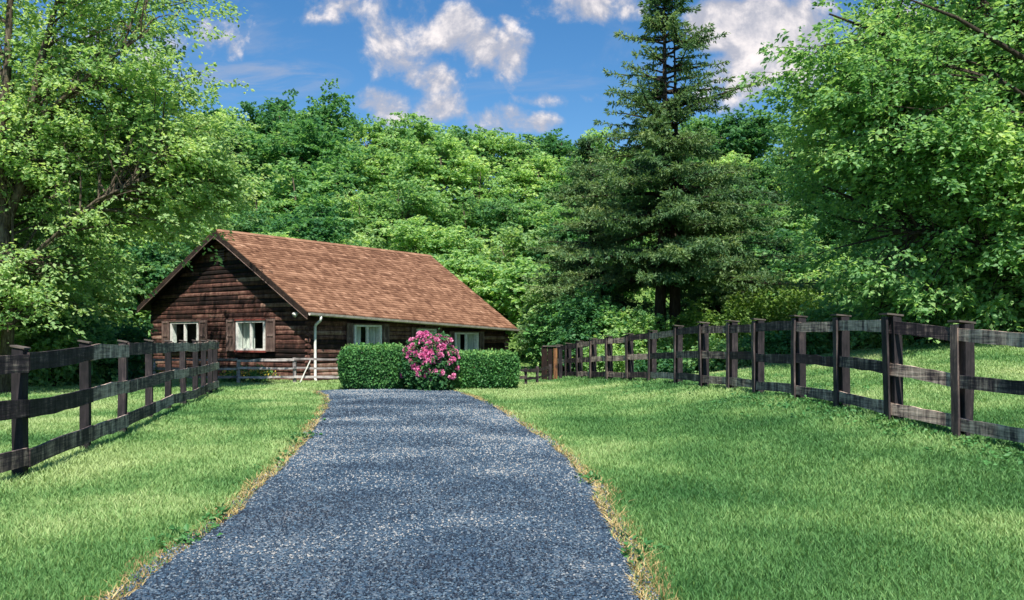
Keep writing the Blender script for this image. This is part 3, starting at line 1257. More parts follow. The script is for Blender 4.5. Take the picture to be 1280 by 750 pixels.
# gutter (open half-round) and downspout
mb = MB()
n = 12
for k in range(n):
    u0, u1 = LEN * k / n, LEN * (k + 1) / n
    pr = [(0.0, .0), (.015, -.055), (.06, -.085), (.105, -.055), (.12, .01), (.13, .01), (.115, -.065), (.06, -.097), (.004, -.065), (-.006, .0)]
    V = []
    for u in (u0, u1):
        base = rp(u, 0, -.03) - CO
        for (o, z) in pr:
            V.append(base + np.array([G[0] * (o + .012), G[1] * (o + .012), z]))
    m_ = len(pr)
    mb.add(V, [(j, m_ + j, m_ + (j + 1) % m_, (j + 1) % m_) for j in range(m_)] + [tuple(range(m_)), tuple(range(2 * m_ - 1, m_ - 1, -1))])
gut = mb.build('gutter', M['gutter'], rf_o)
mb = MB()
e0 = rp(.50, 0, -.12) - CO + np.array([G[0], G[1], 0]) * .07
e1 = e0 + [0, 0, -.10]
wpt = side_pt(.20, 1.98, .13)
mb.tube([e0, e1, e1 * .92 + wpt * .08 + [0, 0, -.03], wpt + (e1 - wpt) * .12 + [0, 0, 0], wpt + [0, 0, -.05], side_pt(.20, 1.2, .13), side_pt(.20, .12, .13), side_pt(.20, .02, .20)],
        [.048] * 8, 10)
mb.build('downspout', M['white'], cabin, True)

# gable vent, hook, flood lamp, corner post
mb = MB()
for k in range(5):
    c0 = gable_pt(4.62, 4.45 + k * .09, .10); c1 = gable_pt(5.0, 4.45 + k * .09, .10)
    c2 = gable_pt(5.0, 4.50 + k * .09, .07); c3 = gable_pt(4.62, 4.50 + k * .09, .07)
    mb.hexa([c0, c1, gable_pt(5.0, 4.45 + k * .09, .06), gable_pt(4.62, 4.45 + k * .09, .06), c3, c2, gable_pt(5.0, 4.5 + k * .09, .03), gable_pt(4.62, 4.5 + k * .09, .03)], .8)
mb.build('gable_vent', M['shutter'], cabin)
mb = MB()
c = gable_pt(.35, 2.38, .25)
mb.tube([gable_pt(.35, 2.42, .05), gable_pt(.35, 2.40, .16), c, gable_pt(.35, 2.33, .33)], [.025, .03, .075, .095], 10)
mb.build('flood_lamp', M['white'], cabin, True)


def window(pt, u0, u1, z0, z1, idx, curtain='left', shut=(True, True), red=False, sw=.5):
    """frame > sash pieces, glass, curtain; a dark room box behind"""
    fw = .07

    def bx(mb, a0, a1, b0, b1, o0, o1, tn=.5):
        mb.hexa([pt(a0, b0, o1), pt(a1, b0, o1), pt(a1, b0, o0), pt(a0, b0, o0), pt(a0, b1, o1), pt(a1, b1, o1), pt(a1, b1, o0), pt(a0, b1, o0)], tn)
    mb = MB()
    bx(mb, u0 - .02, u0 + fw, z0, z1, -.12, .115); bx(mb, u1 - fw, u1 + .02, z0, z1, -.12, .115)
    bx(mb, u0 + fw, u1 - fw, z0, z0 + fw, -.12, .113); bx(mb, u0 + fw, u1 - fw, z1 - fw, z1, -.12, .113)
    w = mb.build('window', M['white'], cabin)
    md = (u0 + u1) / 2
    mb = MB(); bx(mb, md - .032, md + .032, z0 + fw, z1 - fw, -.01, .095); mb.build('mullion', M['white'], w)
    mb = MB(); bx(mb, u0 - .08, u1 + .08, z0 - .07, z0 - .002, 0, .15); mb.build('sill', M['redtrim'] if red else M['shutter'], w)
    mb = MB(); bx(mb, u0 - .08, u1 + .08, z1 + .002, z1 + .055, 0, .14); mb.build('lintel', M['redtrim'] if red else M['shutter'], w)
    mb = MB(); 
    for (a_, b__, o_) in ((u0 + fw + .002, md - .034, .05), (md + .034, u1 - fw - .002, .06)):
        mb.add([pt(a_, z0 + fw + .002, o_), pt(b__, z0 + fw + .002, o_), pt(b__, z1 - fw - .002, o_), pt(a_, z1 - fw - .002, o_)], [(0, 1, 2, 3)], .5)
    mb.build('pane', M['glass'], w)
    # room box
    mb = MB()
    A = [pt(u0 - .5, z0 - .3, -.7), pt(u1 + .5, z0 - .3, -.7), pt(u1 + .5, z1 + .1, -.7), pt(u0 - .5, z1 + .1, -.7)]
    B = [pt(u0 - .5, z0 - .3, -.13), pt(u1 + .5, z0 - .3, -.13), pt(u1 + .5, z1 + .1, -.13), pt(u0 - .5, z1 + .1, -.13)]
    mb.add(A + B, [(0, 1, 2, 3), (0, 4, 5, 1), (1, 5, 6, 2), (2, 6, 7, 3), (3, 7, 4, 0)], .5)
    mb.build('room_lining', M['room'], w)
    # curtain folds
    def cur(a, b_):
        mb = MB()
        n = 26
        V = []
        for k in range(n + 1):
            s = a + (b_ - a) * k / n
            o = -.16 + .025 * math.sin(k * 1.9)
            V += [pt(s, z0 + .02, o), pt(s, z1 - .02, o)]
        mb.add(V, [(2 * k, 2 * k + 2, 2 * k + 3, 2 * k + 1) for k in range(n)])
        mb.build('curtain', M['curtain'], w)
    L_ = u1 - u0
    for cc in curtain:
        if cc == 'A': cur(u0 + .04, u0 + L_ * .28)
        if cc == 'B': cur(u1 - L_ * .28, u1 - .04)
        if cc == 'a': cur(u0 + .04, u0 + L_ * .42)
        if cc == 'b': cur(u1 - L_ * .46, u1 - .04)
    for k, on in enumerate(shut):
        if not on: continue
        a, b_ = (u0 - .10 - sw, u0 - .10) if k == 0 else (u1 + .10, u1 + .10 + sw)
        mb = MB()
        bx(mb, a, b_, z0 - .03, z1 + .05, .09, .115, .45)
        sh_o = mb.build('shutter', M['shutter'], cabin)
        mb = MB()
        for (c0, c1, d0, d1) in ((a, a + .07, z0 - .03, z1 + .05), (b_ - .07, b_, z0 - .03, z1 + .05), (a + .07, b_ - .07, z0 - .03, z0 + .06), (a + .07, b_ - .07, z1 - .04, z1 + .05), (a + .07, b_ - .07, (z0 + z1) / 2 - .03, (z0 + z1) / 2 + .05)):
            bx(mb, c0, c1, d0, d1, .116, .135, .7)
        mb.build('shutter_frame', M['shutter'], sh_o)


window(gable_pt, *GW[0], 0, 'b', red=True, sw=.48)
window(gable_pt, *GW[1], 1, 'A', sw=.48)
window(side_pt, *SW[0], 2, 'aB', sw=.30)
window(side_pt, *SW[1], 3, 'ab', sw=.25)
window(side_pt, *SW[2], 4, 'aB', sw=.28)

# ------------------------------------------------------------------ foliage
def leaves_mesh(name, P, A, Nn, ln, wd, tint, mat, fold=.12):
    """pointed leaves: position, axis, normal, length, half width"""
    A = A / (np.linalg.norm(A, axis=1, keepdims=True) + 1e-9)
    Nn = Nn - A * np.sum(Nn * A, 1, keepdims=True)
    Nn = Nn / (np.linalg.norm(Nn, axis=1, keepdims=True) + 1e-9)
    B = np.cross(Nn, A)
    l = ln[:, None]; w = wd[:, None]
    v0 = P
    v1 = P + A * l * .45 + B * w + Nn * w * fold * 2
    v2 = P + A * l - Nn * l * .12
    v3 = P + A * l * .45 - B * w + Nn * w * fold * 2
    V = np.stack([v0, v1, v2, v3], 1).reshape(-1, 3)
    n = len(P)
    Fl = (np.arange(n) * 4)[:, None] + np.array([[0, 1, 2, 3]])
    return np_mesh(name, V, Fl.ravel(), np.full(n, 4), mat, np.repeat(tint, 4))


def spray_leaves(rng, O, D, L, per, leaf, width=.35, droop=.2, jitter=.05, tvar=.5, flat=.55):
    """leaves along flat sprays; returns arrays for leaves_mesh"""
    m = len(O)
    O = np.repeat(O, per, 0); Dd = np.repeat(D, per, 0); Ls = np.repeat(L, per)
    n = m * per
    side = np.cross(Dd, np.array([0, 0, 1.0])); side /= (np.linalg.norm(side, axis=1, keepdims=True) + 1e-6)
    s = rng.random(n) ** .75
    q = (rng.random(n) * 2 - 1)
    wv = q * width * Ls * (1.05 - .65 * s)
    P = O + Dd * (s * Ls)[:, None] + side * wv[:, None]
    P[:, 2] += -droop * Ls * s ** 2 - .12 * Ls * q ** 2 + rng.normal(0, jitter, n)
    A = Dd * .6 + side * (np.sign(q) * .8)[:, None] + np.array([0, 0, -.3]) + rng.normal(0, .35, (n, 3))
    Nn = np.array([0, 0, 1.0]) + rng.normal(0, flat, (n, 3))
    sz = leaf * (.65 + .7 * rng.random(n))
    tn = np.clip(np.repeat(rng.random(m), per) * .45 + rng.random(n) * .55, 0, 1)
    return P, A, Nn, sz, sz * .34, tn


def bez(a, b, c, n):
    ts = np.linspace(0, 1, n)
    return [(1 - t) ** 2 * a + 2 * t * (1 - t) * b + t ** 2 * c for t in ts]


def deciduous(name, loc, label, cat, stems, ells, nclump, sprays, per, leaf, mat, bark, seed, group=None, spray_len=1.0, clump_r=.9, limb_r=.07, tw=True, droop=.2, shell=.35, trunk_sides=10):
    """stems: list of (points, radii) local; ells: list of (c, r, weight) local"""
    rng = np.random.default_rng(seed)
    root = empty(name, loc)
    tag(root, label, cat, group)
    tr = MB()
    for (pts, rad) in stems:
        tr.tube(pts, rad, trunk_sides)
    tr.build('trunk', bark, root, True)
    # clump centres
    wts = np.array([e[2] for e in ells], float); wts /= wts.sum()
    pick = rng.choice(len(ells), nclump, p=wts)
    dirs = rng.normal(0, 1, (nclump, 3)); dirs /= np.linalg.norm(dirs, axis=1, keepdims=True)
    rad = rng.random(nclump) ** shell
    C = np.array([np.array(ells[k][0]) + np.array(ells[k][1]) * dirs[i] * rad[i] for i, k in enumerate(pick)])
    allst = [np.array(s[0], float) for s in stems]
    dn = []
    for s_ in allst:
        tt = np.linspace(0, len(s_) - 1, 26)
        b0 = len(dn) * 26
        dn.append(np.stack([np.interp(tt, range(len(s_)), s_[:, 0]), np.interp(tt, range(len(s_)), s_[:, 1]), np.interp(tt, range(len(s_)), s_[:, 2]), np.full(26, b0 + 4.0)], 1))
    dense = np.concatenate(dn)
    br = MB()
    O, D = [], []
    for i in range(nclump):
        c = C[i]
        # a point of the stems not far from the clump, set back towards the trunk
        q_ = np.linalg.norm(dense[:, :3] - c, axis=1) * rng.uniform(.75, 1.3, len(dense)) + .9 * np.maximum(0, dense[:, 2] - c[2] + .3)
        k = int(np.argmin(q_))
        a = dense[max(int(dense[k, 3]), k - int(rng.integers(0, 7))), :3]
        dist = np.linalg.norm(c - a)
        m = (a + c) / 2 + np.array([0, 0, .12 * dist]) + rng.normal(0, .08 * dist, 3)
        r0 = min(limb_r, .012 + .012 * dist)
        pts = bez(a, m, c, 6)
        br.tube(pts, list(np.linspace(r0, .010, 6)), 5, cap=False)
        outd = c - a; outd[2] *= .3
        outd /= (np.linalg.norm(outd) + 1e-6)
        for j in range(sprays):
            o = c + rng.normal(0, clump_r * .5, 3) * np.array([1, 1, .62])
            d = outd + rng.normal(0, .65, 3) * np.array([1, 1, .35])
            d /= np.linalg.norm(d)
            O.append(o); D.append(d)
            if tw and j % 3 == 0:
                br.tube([c, (c + o) / 2 + rng.normal(0, .04, 3), o, o + d * spray_len * .6], [.012, .009, .006, .003], 3, cap=False)
    O = np.array(O); D = np.array(D)
    L = spray_len * (.6 + .7 * rng.random(len(O)))
    P, A, Nn, ln, wd, tn = spray_leaves(rng, O, D, L, per, leaf, droop=droop)
    br.build('branches', bark, root)
    link_mesh('crown', leaves_mesh('crown', P, A, Nn, ln, wd, tn, mat), root)
    return root


def copy_tree(o, loc, rz, sc, label, name=None):
    r = o.copy(); COL.objects.link(r)
    if name: r.name = name
    r.location = loc; r.rotation_euler = (0, 0, rz); r.scale = sc
    r['label'] = label
    for ch in o.children:
        c = ch.copy(); COL.objects.link(c); c.parent = r
    return r


# --- big light tree left of the cabin
lx, ly = -13.65, 23.6
stemA = ([(0, 0, -.2), (.1, .1, 2.0), (-.05, .1, 4.6), (-.15, 0, 6.5), (.05, .1, 8.6), (.2, 0, 11), (.1, .2, 13.2)], [.17, .155, .14, .125, .105, .07, .03])
stemB = ([(-.05, .1, 4.4), (.35, .2, 5.6), (.65, .1, 7.2), (.95, 0, 8.8), (1.4, .2, 10.8), (1.9, .2, 13)], [.13, .12, .10, .08, .055, .03])
stemC = ([(0, .1, 3.6), (-.6, .3, 4.6), (-1.1, .2, 7.0), (-1.3, .2, 9.6)], [.09, .08, .06, .02])
stemD = ([(0, .1, 3.0), (1.2, -.2, 4.0), (2.6, -.2, 5.2), (4.2, 0, 6.0)], [.06, .05, .035, .015])
stemE = ([(.65, .1, 7.2), (1.8, -.3, 7.9), (3.0, -.3, 8.9), (4.0, -.1, 9.8)], [.08, .06, .045, .02])
deciduous('leafy_tree', (lx, ly, terr(lx, ly)), 'large forked pale green leafy tree hanging over the cabin eave on the left', 'tree',
          [stemA, stemB, stemC, stemD, stemE],
          [((-2.2, -.5, 2.7), (3.8, 1.6, 1.25), 1.3), ((-1.70, 2.9, 7.6), (5.6, 3.0, 2.9), 2.0), ((1.00, 1.2, 6.0), (4.4, 2.8, 2.0), 3.3), ((-2.40, 1.2, 3.2), (4.3, 2.6, 1.7), 2.2), ((1.90, 1.2, 10.6), (3.0, 2.6, 2.2), 1.1), ((-4.00, 1.5, 11.6), (3.0, 2.6, 1.6), .5),
           ((2.80, .9, 7.8), (2.5, 1.8, 1.6), 1.1), ((3.70, 1.0, 6.2), (1.9, 1.3, .9), .7)],
          430, 13, 27, .125, M['leaf_light'], M['bark'], 21, limb_r=.045, spray_len=.85, clump_r=.95)

# --- big tree on the right, limbs reaching in
tx, ty = 16.9, 25.2
rs = [([(0, 0, -.2), (-.1, 0, 1.6), (.05, .1, 3.5), (0, 0, 6.0), (-.2, .2, 9), (0, 0, 12.5)], [.36, .31, .27, .21, .13, .04]),
      ([(0, 0, 2.6), (-1.6, -.4, 4.3), (-3.2, -.7, 5.8), (-4.8, -.6, 7.2), (-6.4, -.4, 7.9)], [.12, .10, .07, .045, .02]),
      ([(0, 0, 2.2), (-1.8, -.8, 3.0), (-3.6, -1.0, 4.2), (-5.2, -.9, 4.6)], [.14, .10, .07, .02]),
      ([(0, 0, 4.0), (-1.2, -.8, 6.0), (-2.6, -1.1, 7.2), (-3.3, -.6, 8.2)], [.14, .10, .07, .02]),
      ([(0, -.1, 3.0), (-1.6, -2.0, 4.8), (-3.2, -2.8, 6.0), (-4.8, -2.9, 6.9), (-5.8, -2.7, 7.4)], [.10, .075, .055, .035, .012]),
      ([(-1.6, -2.0, 4.8), (-2.6, -2.7, 4.9), (-3.8, -2.9, 5.6), (-4.6, -2.8, 5.8)], [.06, .045, .03, .01]),
      ([(0, .1, 1.9), (-1.8, -.6, 2.4), (-4.0, -.9, 2.9), (-5.4, -.6, 3.0)], [.10, .08, .05, .02])]
rt = deciduous('leafy_tree', (tx, ty, terr(tx, ty) - .6), 'huge spreading deep green tree overhanging the lawn behind the curving fence', 'tree', rs,
          [((-.6, 1.6, 5.2), (6.0, 3.2, 3.8), 3.0), ((-3.0, .5, 6.4), (3.9, 1.9, 2.3), 1.9), ((-5.2, -.7, 6.3), (2.2, 1.3, 1.2), .7), ((-1.3, 0, 2.4), (5.2, 3.2, 1.7), 1.8), ((-.5, -1.6, 4.6), (4.6, 1.6, 2.6), 1.3), ((-4.2, -1.6, 5.2), (2.4, 1.2, 1.8), .9),
           ((-1.6, 0, 8.4), (4.6, 3, 2.2), 1.8), ((1, 0, 10.5), (4.6, 3, 2), .7)],
          520, 13, 29, .120, M['leaf_right'], M['bark_dark'], 33, spray_len=.85, clump_r=.9)
rt.scale = (1.25, 1.25, 1.25)


# --- shrubs / bushes
def shrub(name, loc, r, n, leaf, mat, label, cat, seed, group=None, sprayl=.4, lumps=9, flowers=None):
    rng = np.random.default_rng(seed)
    root = empty(name, loc)
    tag(root, label, cat, group)
    st = MB()
    O, D = [], []
    rx, ry, rz = r
    lc = rng.normal(0, 1, (lumps, 3)); lc /= np.linalg.norm(lc, axis=1, keepdims=True); lc[:, 2] = np.abs(lc[:, 2])
    lc = lc * .55 * np.array([rx, ry, rz]) + np.array([0, 0, rz * .42])
    for k in range(lumps):
        st.tube([(rng.normal(0, .05), rng.normal(0, .05), -.05), tuple(lc[k] * .5 + rng.normal(0, .05, 3)), tuple(lc[k])], [.03, .02, .008], 4, cap=False)
    m = n // 14
    k = rng.integers(0, lumps, m)
    dr = rng.normal(0, 1, (m, 3)); dr /= np.linalg.norm(dr, axis=1, keepdims=True)
    rr_ = rng.random((m, 1)) ** .4
    O = lc[k] + dr * rr_ * np.array([rx, ry, rz]) * .5
    O[:, 2] = np.maximum(O[:, 2], .06)
    D = dr + rng.normal(0, .4, (m, 3)); D[:, 2] *= .5
    D /= np.linalg.norm(D, axis=1, keepdims=True)
    P, A, Nn, ln, wd, tn = spray_leaves(rng, O, D, sprayl * (.6 + .7 * rng.random(m)), 14, leaf, flat=.6)
    P[:, 2] = np.maximum(P[:, 2], .02)
    st.build('stem', M['bark_dark'], root)
    link_mesh('foliage', leaves_mesh('foliage', P, A, Nn, ln, wd, tn, mat), root)
    return root


def hedge(loc, size, seed, label, leaf=.068, n=23000, rz=0.0):
    rng = np.random.default_rng(seed)
    root = empty('box_hedge', loc, rz)
    tag(root, label, 'hedge', 'clipped hedges before the cabin')
    sx, sy, sz = size
    # superellipsoid body surface samples
    P = rng.uniform(-1, 1, (n * 3, 3))
    e = 5.0
    rr_ = (np.abs(P[:, 0]) ** e + np.abs(P[:, 1]) ** e + np.abs(P[:, 2]) ** e) ** (1 / e)
    Nn = np.sign(P) * np.abs(P / rr_[:, None]) ** (e - 1)
    P = P / rr_[:, None]
    dep = rng.random(n * 3) ** 2 * .16
    P = P * (1 - dep[:, None])
    P, Nn = P[:n], Nn[:n]
    lump = (fbm(P[:, 0] * 3 + 5, P[:, 2] * 3 + P[:, 1] * 2, seed) - .5) * .13
    P = P * (1 + lump[:, None])
    W = P * np.array([sx / 2, sy / 2, sz / 2]) + np.array([0, 0, sz / 2 + .03])
    W[:, 2] = np.maximum(W[:, 2], .01)
    A = rng.normal(0, 1, (n, 3)) + Nn * .7 + np.array([0, 0, .5])
    N2 = Nn + rng.normal(0, .55, (n, 3))
    s = leaf * (.7 + .7 * rng.random(n))
    shoot = rng.random(n) < .05 * (1 + 2 * (P[:, 2] > .8))
    W = W + Nn / (np.linalg.norm(Nn, axis=1, keepdims=True) + 1e-6) * (shoot * rng.random(n) * .09)[:, None]
    tn = np.clip(rng.random(n) * .65 + .75 * (P[:, 2] > .84) * rng.random(n) + .04, 0, 1)  # top leaves tinted lighter and yellower, the light on them painted in
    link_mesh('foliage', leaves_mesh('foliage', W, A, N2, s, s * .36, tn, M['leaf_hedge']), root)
    st = MB()
    for k in range(7):
        x, y = rng.uniform(-sx * .35, sx * .35), rng.uniform(-sy * .3, sy * .3)
        st.tube([(x, y, -.05), (x + rng.normal(0, .1), y + rng.normal(0, .1), sz * .5), (x + rng.normal(0, .2), y, sz * .85)], [.03, .02, .01], 5, cap=False)
    st.build('stem', M['bark_dark'], root)
    return root


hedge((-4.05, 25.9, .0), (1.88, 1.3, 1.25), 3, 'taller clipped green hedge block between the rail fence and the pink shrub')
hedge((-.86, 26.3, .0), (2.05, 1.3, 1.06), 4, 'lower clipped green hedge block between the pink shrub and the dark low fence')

# flowering shrub
rh = shrub('rhododendron', (-2.40, 25.5, .0), (.72, .66, 1.2), 17000, .10, M['leaf_dark'], 'rounded shrub covered in pink blossom clusters between the two clipped hedges', 'flowering shrub', 8, sprayl=.25, lumps=14)
rng = np.random.default_rng(18)
for k in range(128):
    th = rng.uniform(-math.pi, math.pi); ph = math.asin(rng.uniform(-.35, 1) ** 1) if rng.random() < .75 else rng.uniform(.2, 1.4)
    if math.sin(th) > .5: th = -th
    # denser on top
    if ph < .15 and rng.random() < .55: continue
    rad_ = rng.uniform(.92, 1.10)
    c = np.array([math.cos(ph) * math.cos(th) * .76, math.cos(ph) * math.sin(th) * .70, .66 + math.sin(ph) * .92]) * rad_
    c[2] = max(.18, min(c[2], 1.66))
    m = 42
    nr = c - np.array([0, 0, .6]); nr /= np.linalg.norm(nr)
    dr = rng.normal(0, 1, (m, 3)) + nr * .9; dr /= np.linalg.norm(dr, axis=1, keepdims=True)
    rr1 = rng.uniform(.07, .115)
    P = c + dr * rr1 * .55
    A = dr + rng.normal(0, .3, (m, 3)); Nn = np.cross(dr, rng.normal(0, 1, (m, 3)))
    ln = np.full(m, rr1 * .75)
    link_mesh('blossom', leaves_mesh('blossom', P, A, Nn, ln, ln * .45, np.clip(rng.random(m) * .7 + rng.uniform(-.1, .4), 0, 1), M['petal']), rh)

# yellow flowers at the foot of the gable, and plants by the rail fence
for k, (x, y, lab) in enumerate(((-8.55, 29.75, 'low yellow flowering plant at the foot of the gable, nearest the downpipe'),
                                 (-9.35, 29.9, 'low yellow flowering plant under the gable window with the red trim'),
                                 (-12.6, 30.6, 'low yellow flowering plant behind the weathered fence under the shaded window'))):
    o = shrub('flowering_plant', (x, y, terr(x, y)), (.5, .35, .42), 1500, .07, M['leaf_hedge'], lab, 'plant', 50 + k, 'yellow flowers at the foot of the gable', sprayl=.15, lumps=6)
    rng = np.random.default_rng(60 + k)
    m = 130
    P = np.stack([rng.normal(0, .28, m), rng.normal(-.05, .12, m), rng.uniform(.2, .46, m)], 1)
    link_mesh('petals', leaves_mesh('petals', P, rng.normal(0, 1, (m, 3)), rng.normal(0, 1, (m, 3)), np.full(m, .075), np.full(m, .03), rng.random(m), M['yellow']), o)


SHR = [
    (-17.2, 34.0, 2.6, 1.8, 4.6, 14000, .19, 'leaf_light', 'added tall pale bush brightening the dark gap behind the glossy leaved bush beside the gable'),  # pale filler, added to brighten the dark pocket left of the cabin
    (-20.5, 31.0, 2.4, 1.8, 3.6, 12000, .18, 'leaf_right', 'tall green bush beyond the outer end of the grey rail fence'),
    # x, y, rx, ry, rz, n, leaf, mat, label
    (-14.4, 27.6, 1.7, 1.3, 2.1, 11000, .17, 'leaf_right', 'glossy leaved bush under the big pale tree behind the weathered fence'),
    (-16.8, 27.5, 1.9, 1.5, 1.9, 9000, .16, 'leaf_hedge', 'mid green bush at the far end of the grey rail fence'),
    (-13.1, 29.2, 1.1, .9, 1.5, 8000, .15, 'leaf_dark', 'dark bush against the shaded end of the cabin gable'),
    (2.2, 37.5, 1.5, 1.2, 2.2, 9000, .17, 'leaf_hedge', 'rounded green bush just past the far corner of the cabin'),
    (1.9, 42.5, 1.6, 1.4, 3.2, 9000, .20, 'leaf_light', 'tall pale green bush behind the cabin corner'),
    (2.9, 34.8, 1.9, 1.4, 2.6, 12000, .16, 'leaf_dark', 'big dark green bush behind the plank gate'),
    (4.6, 34.0, 1.6, 1.3, 2.0, 9000, .16, 'leaf_right', 'green bush behind the far posts of the curving fence'),
    (3.4, 32.2, .9, .8, .9, 4500, .13, 'leaf_right', 'small bush touching the far posts of the curving fence'),
    (5.6, 31.2, 1.3, .9, .6, 6000, .14, 'leaf_dark', 'low dark shrub in front of the twin conifer trunks'),
    (8.0, 34.2, 1.9, 1.3, 1.9, 8000, .15, 'leaf_bright', 'bright yellow green bush right beside the conifer trunks'),
    (10.6, 35.2, 2.2, 1.4, 2.2, 9000, .16, 'leaf_bright', 'widest bright yellow green bush beyond the curving fence'),
    (7.6, 30.4, 1.5, .9, .75, 7000, .14, 'leaf_right', 'low leafy green shrub at the edge of the upper lawn'),
    (9.6, 30.6, 1.4, .9, .75, 7000, .15, 'leaf_hedge', 'low green shrub beneath the widest yellow green bush'),
    (12.6, 31.2, 2.2, 1.2, 1.3, 9000, .16, 'leaf_right', 'green bush at the top of the upper lawn, nearest the yellow green bushes'),
    (15.6, 30.6, 2.3, 1.3, 1.6, 9000, .17, 'leaf_right', 'shaded bush at the top of the upper lawn under the overhanging tree'),
    (18.4, 29.6, 2.4, 1.4, 1.9, 9000, .17, 'leaf_right', 'green bush at the far right end of the upper lawn'),
    (13.6, 36.0, 2.2, 1.4, 2.4, 9000, .19, 'leaf_light', 'tall pale bush rising behind the yellow green bushes'),
]
for i, (x, y, rx, ry, rz, n, lf, mt, lab) in enumerate(SHR):
    shrub('bush', (x, y, terr(x, y)), (rx, ry, rz), n, lf, M[mt], lab, 'bush', 100 + i, sprayl=.42, lumps=12)


# weeds: broad leaves along the foot of the right fence and beyond it
def weeds():
    rng = np.random.default_rng(71)
    m = 1500
    k = rng.random(m)
    y = np.where(k < .55, rng.uniform(8, 17, m), rng.uniform(17, 31, m))
    x = np.interp(y, RF_Y, RF_X) + np.where(k < .55, -np.abs(rng.normal(0, .6, m)) + .3, rng.normal(.7, .8, m))
    O = np.stack([x, y, terrain(x, y) + .02], 1)
    # tufts creeping over the edges of the gravel
    ec = rng.uniform(6.0, 20, 12); es = rng.random(12) < .75
    m2 = 90
    q = rng.integers(0, 12, m2)
    ye = ec[q] + rng.normal(0, .16, m2)
    xe = np.where(es[q], edge_l(ye) - .12, edge_r(ye) + .12) + rng.normal(0, .09, m2)
    O = np.concatenate([O, np.stack([xe, ye, terrain(xe, ye) + .015], 1)])
    m = m + m2
    D = rng.normal(0, 1, (m, 3)); D[:, 2] = np.abs(D[:, 2]) * .6 + .2; D /= np.linalg.norm(D, axis=1, keepdims=True)
    P, A, Nn, ln, wd, tn = spray_leaves(rng, O, D, np.where(np.arange(m) < m - m2, 1.0, .55) * (.10 + .12 * rng.random(m)), 10, .055, width=.7, droop=.2, jitter=.012)
    o = link_mesh('weeds', leaves_mesh('weeds', P, A, Nn, ln, wd, tn * .45, M['leaf_hedge']))
    tag(o, 'broad leaved weeds and clover at the foot of the curving fence', 'weeds', kind='stuff')


weeds()


# --- conifers
def conifer(loc, H, rmax, z0, seed, label, trunks, nb=260, col='needle', top_pow=.8, droop=.25):
    rng = np.random.default_rng(seed)
    root = empty('conifer_tree', loc)
    tag(root, label, 'conifer')
    for (pts, rad) in trunks:
        mb = MB(); mb.tube(pts, rad, 9); mb.build('trunk', M['bark_dark'], root, True)
    br = MB()
    PP, AA = [], []
    TT = []
    for i in range(nb):
        f = rng.random() ** 1.25
        z = z0 + (H - z0) * f
        Rr = rmax * (1 - ((z - z0) / (H - z0)) ** 1.0) ** top_pow * rng.uniform(.30, 1.15) * (1 if f < .5 else rng.uniform(.7, 1.15)) + .25
        th = rng.uniform(0, 2 * math.pi)
        tk = trunks[rng.integers(len(trunks))][0]
        tk = np.array(tk, float)
        if z > tk[-1, 2]: tk = np.array(trunks[0][0], float)
        a = np.array([np.interp(z, tk[:, 2], tk[:, 0]), np.interp(z, tk[:, 2], tk[:, 1]), z])
        d = np.array([math.cos(th), math.sin(th), 0])
        lowf = 1 - f
        n = 9
        tip_rise = .10 * Rr if f > .55 else -.02 * Rr
        pts = []
        for k in range(n):
            s = k / (n - 1)
            zz = .16 * Rr * s * (f > .5) - droop * lowf * Rr * s ** 1.5 + .10 * Rr * lowf * s ** 4 + rng.normal(0, .02)
            pts.append(a + d * Rr * s + np.array([0, 0, zz]) + np.array([-d[1], d[0], 0]) * math.sin(s * 3 + i) * .06 * Rr)
        br.tube(pts, list(np.linspace(.03 + .014 * Rr, .006, n)), 5, cap=False)
        pts = np.array(pts)
        side = np.array([-d[1], d[0], 0])
        nt = int(5 + Rr * 6)
        bt = rng.random()
        for j in range(nt):
            s = .18 + .82 * (j + rng.random()) / nt
            c = np.array([np.interp(s * (n - 1), range(n), pts[:, q]) for q in range(3)])
            sg = 1 if j % 2 else -1
            tl = (.16 + .30 * Rr * (1.12 - s) * .55) * rng.uniform(.7, 1.3) * (1 if f < .5 else .62)
            td = d * .75 + side * sg * .8 + np.array([0, 0, rng.normal(-.02, .30)])
            td /= np.linalg.norm(td)
            m = int(7 + tl * 26) if f < .5 else int(4 + tl * 20)
            ss = rng.random(m) * tl
            base = c + td * ss[:, None] + rng.normal(0, .018, (m, 3)) + np.array([0, 0, -.16]) * (ss ** 2)[:, None]
            PP.append(base)
            AA.append(td * .8 + rng.normal(0, .55, (m, 3)))
            TT.append(np.clip(.15 + .35 * bt + .42 * s * rng.random(m) + .2 * rng.random(m), 0, 1))
        # leader tip
        m = 14
        PP.append(pts[-1] + rng.normal(0, .04, (m, 3))); AA.append(d + rng.normal(0, .5, (m, 3))); TT.append(rng.random(m) * .5 + .4)
    P = np.concatenate(PP); A = np.concatenate(AA); T_ = np.concatenate(TT)
    n = len(P)
    rngn = rng.normal(0, .6, (n, 3)) + np.array([0, 0, 1.0])
    ln = .13 + .10 * rng.random(n)
    br.build('branches', M['bark_dark'], root)
    link_mesh('crown', leaves_mesh('crown', P, A, rngn, ln, ln * .13 + .008, T_, M[col]), root)
    return root


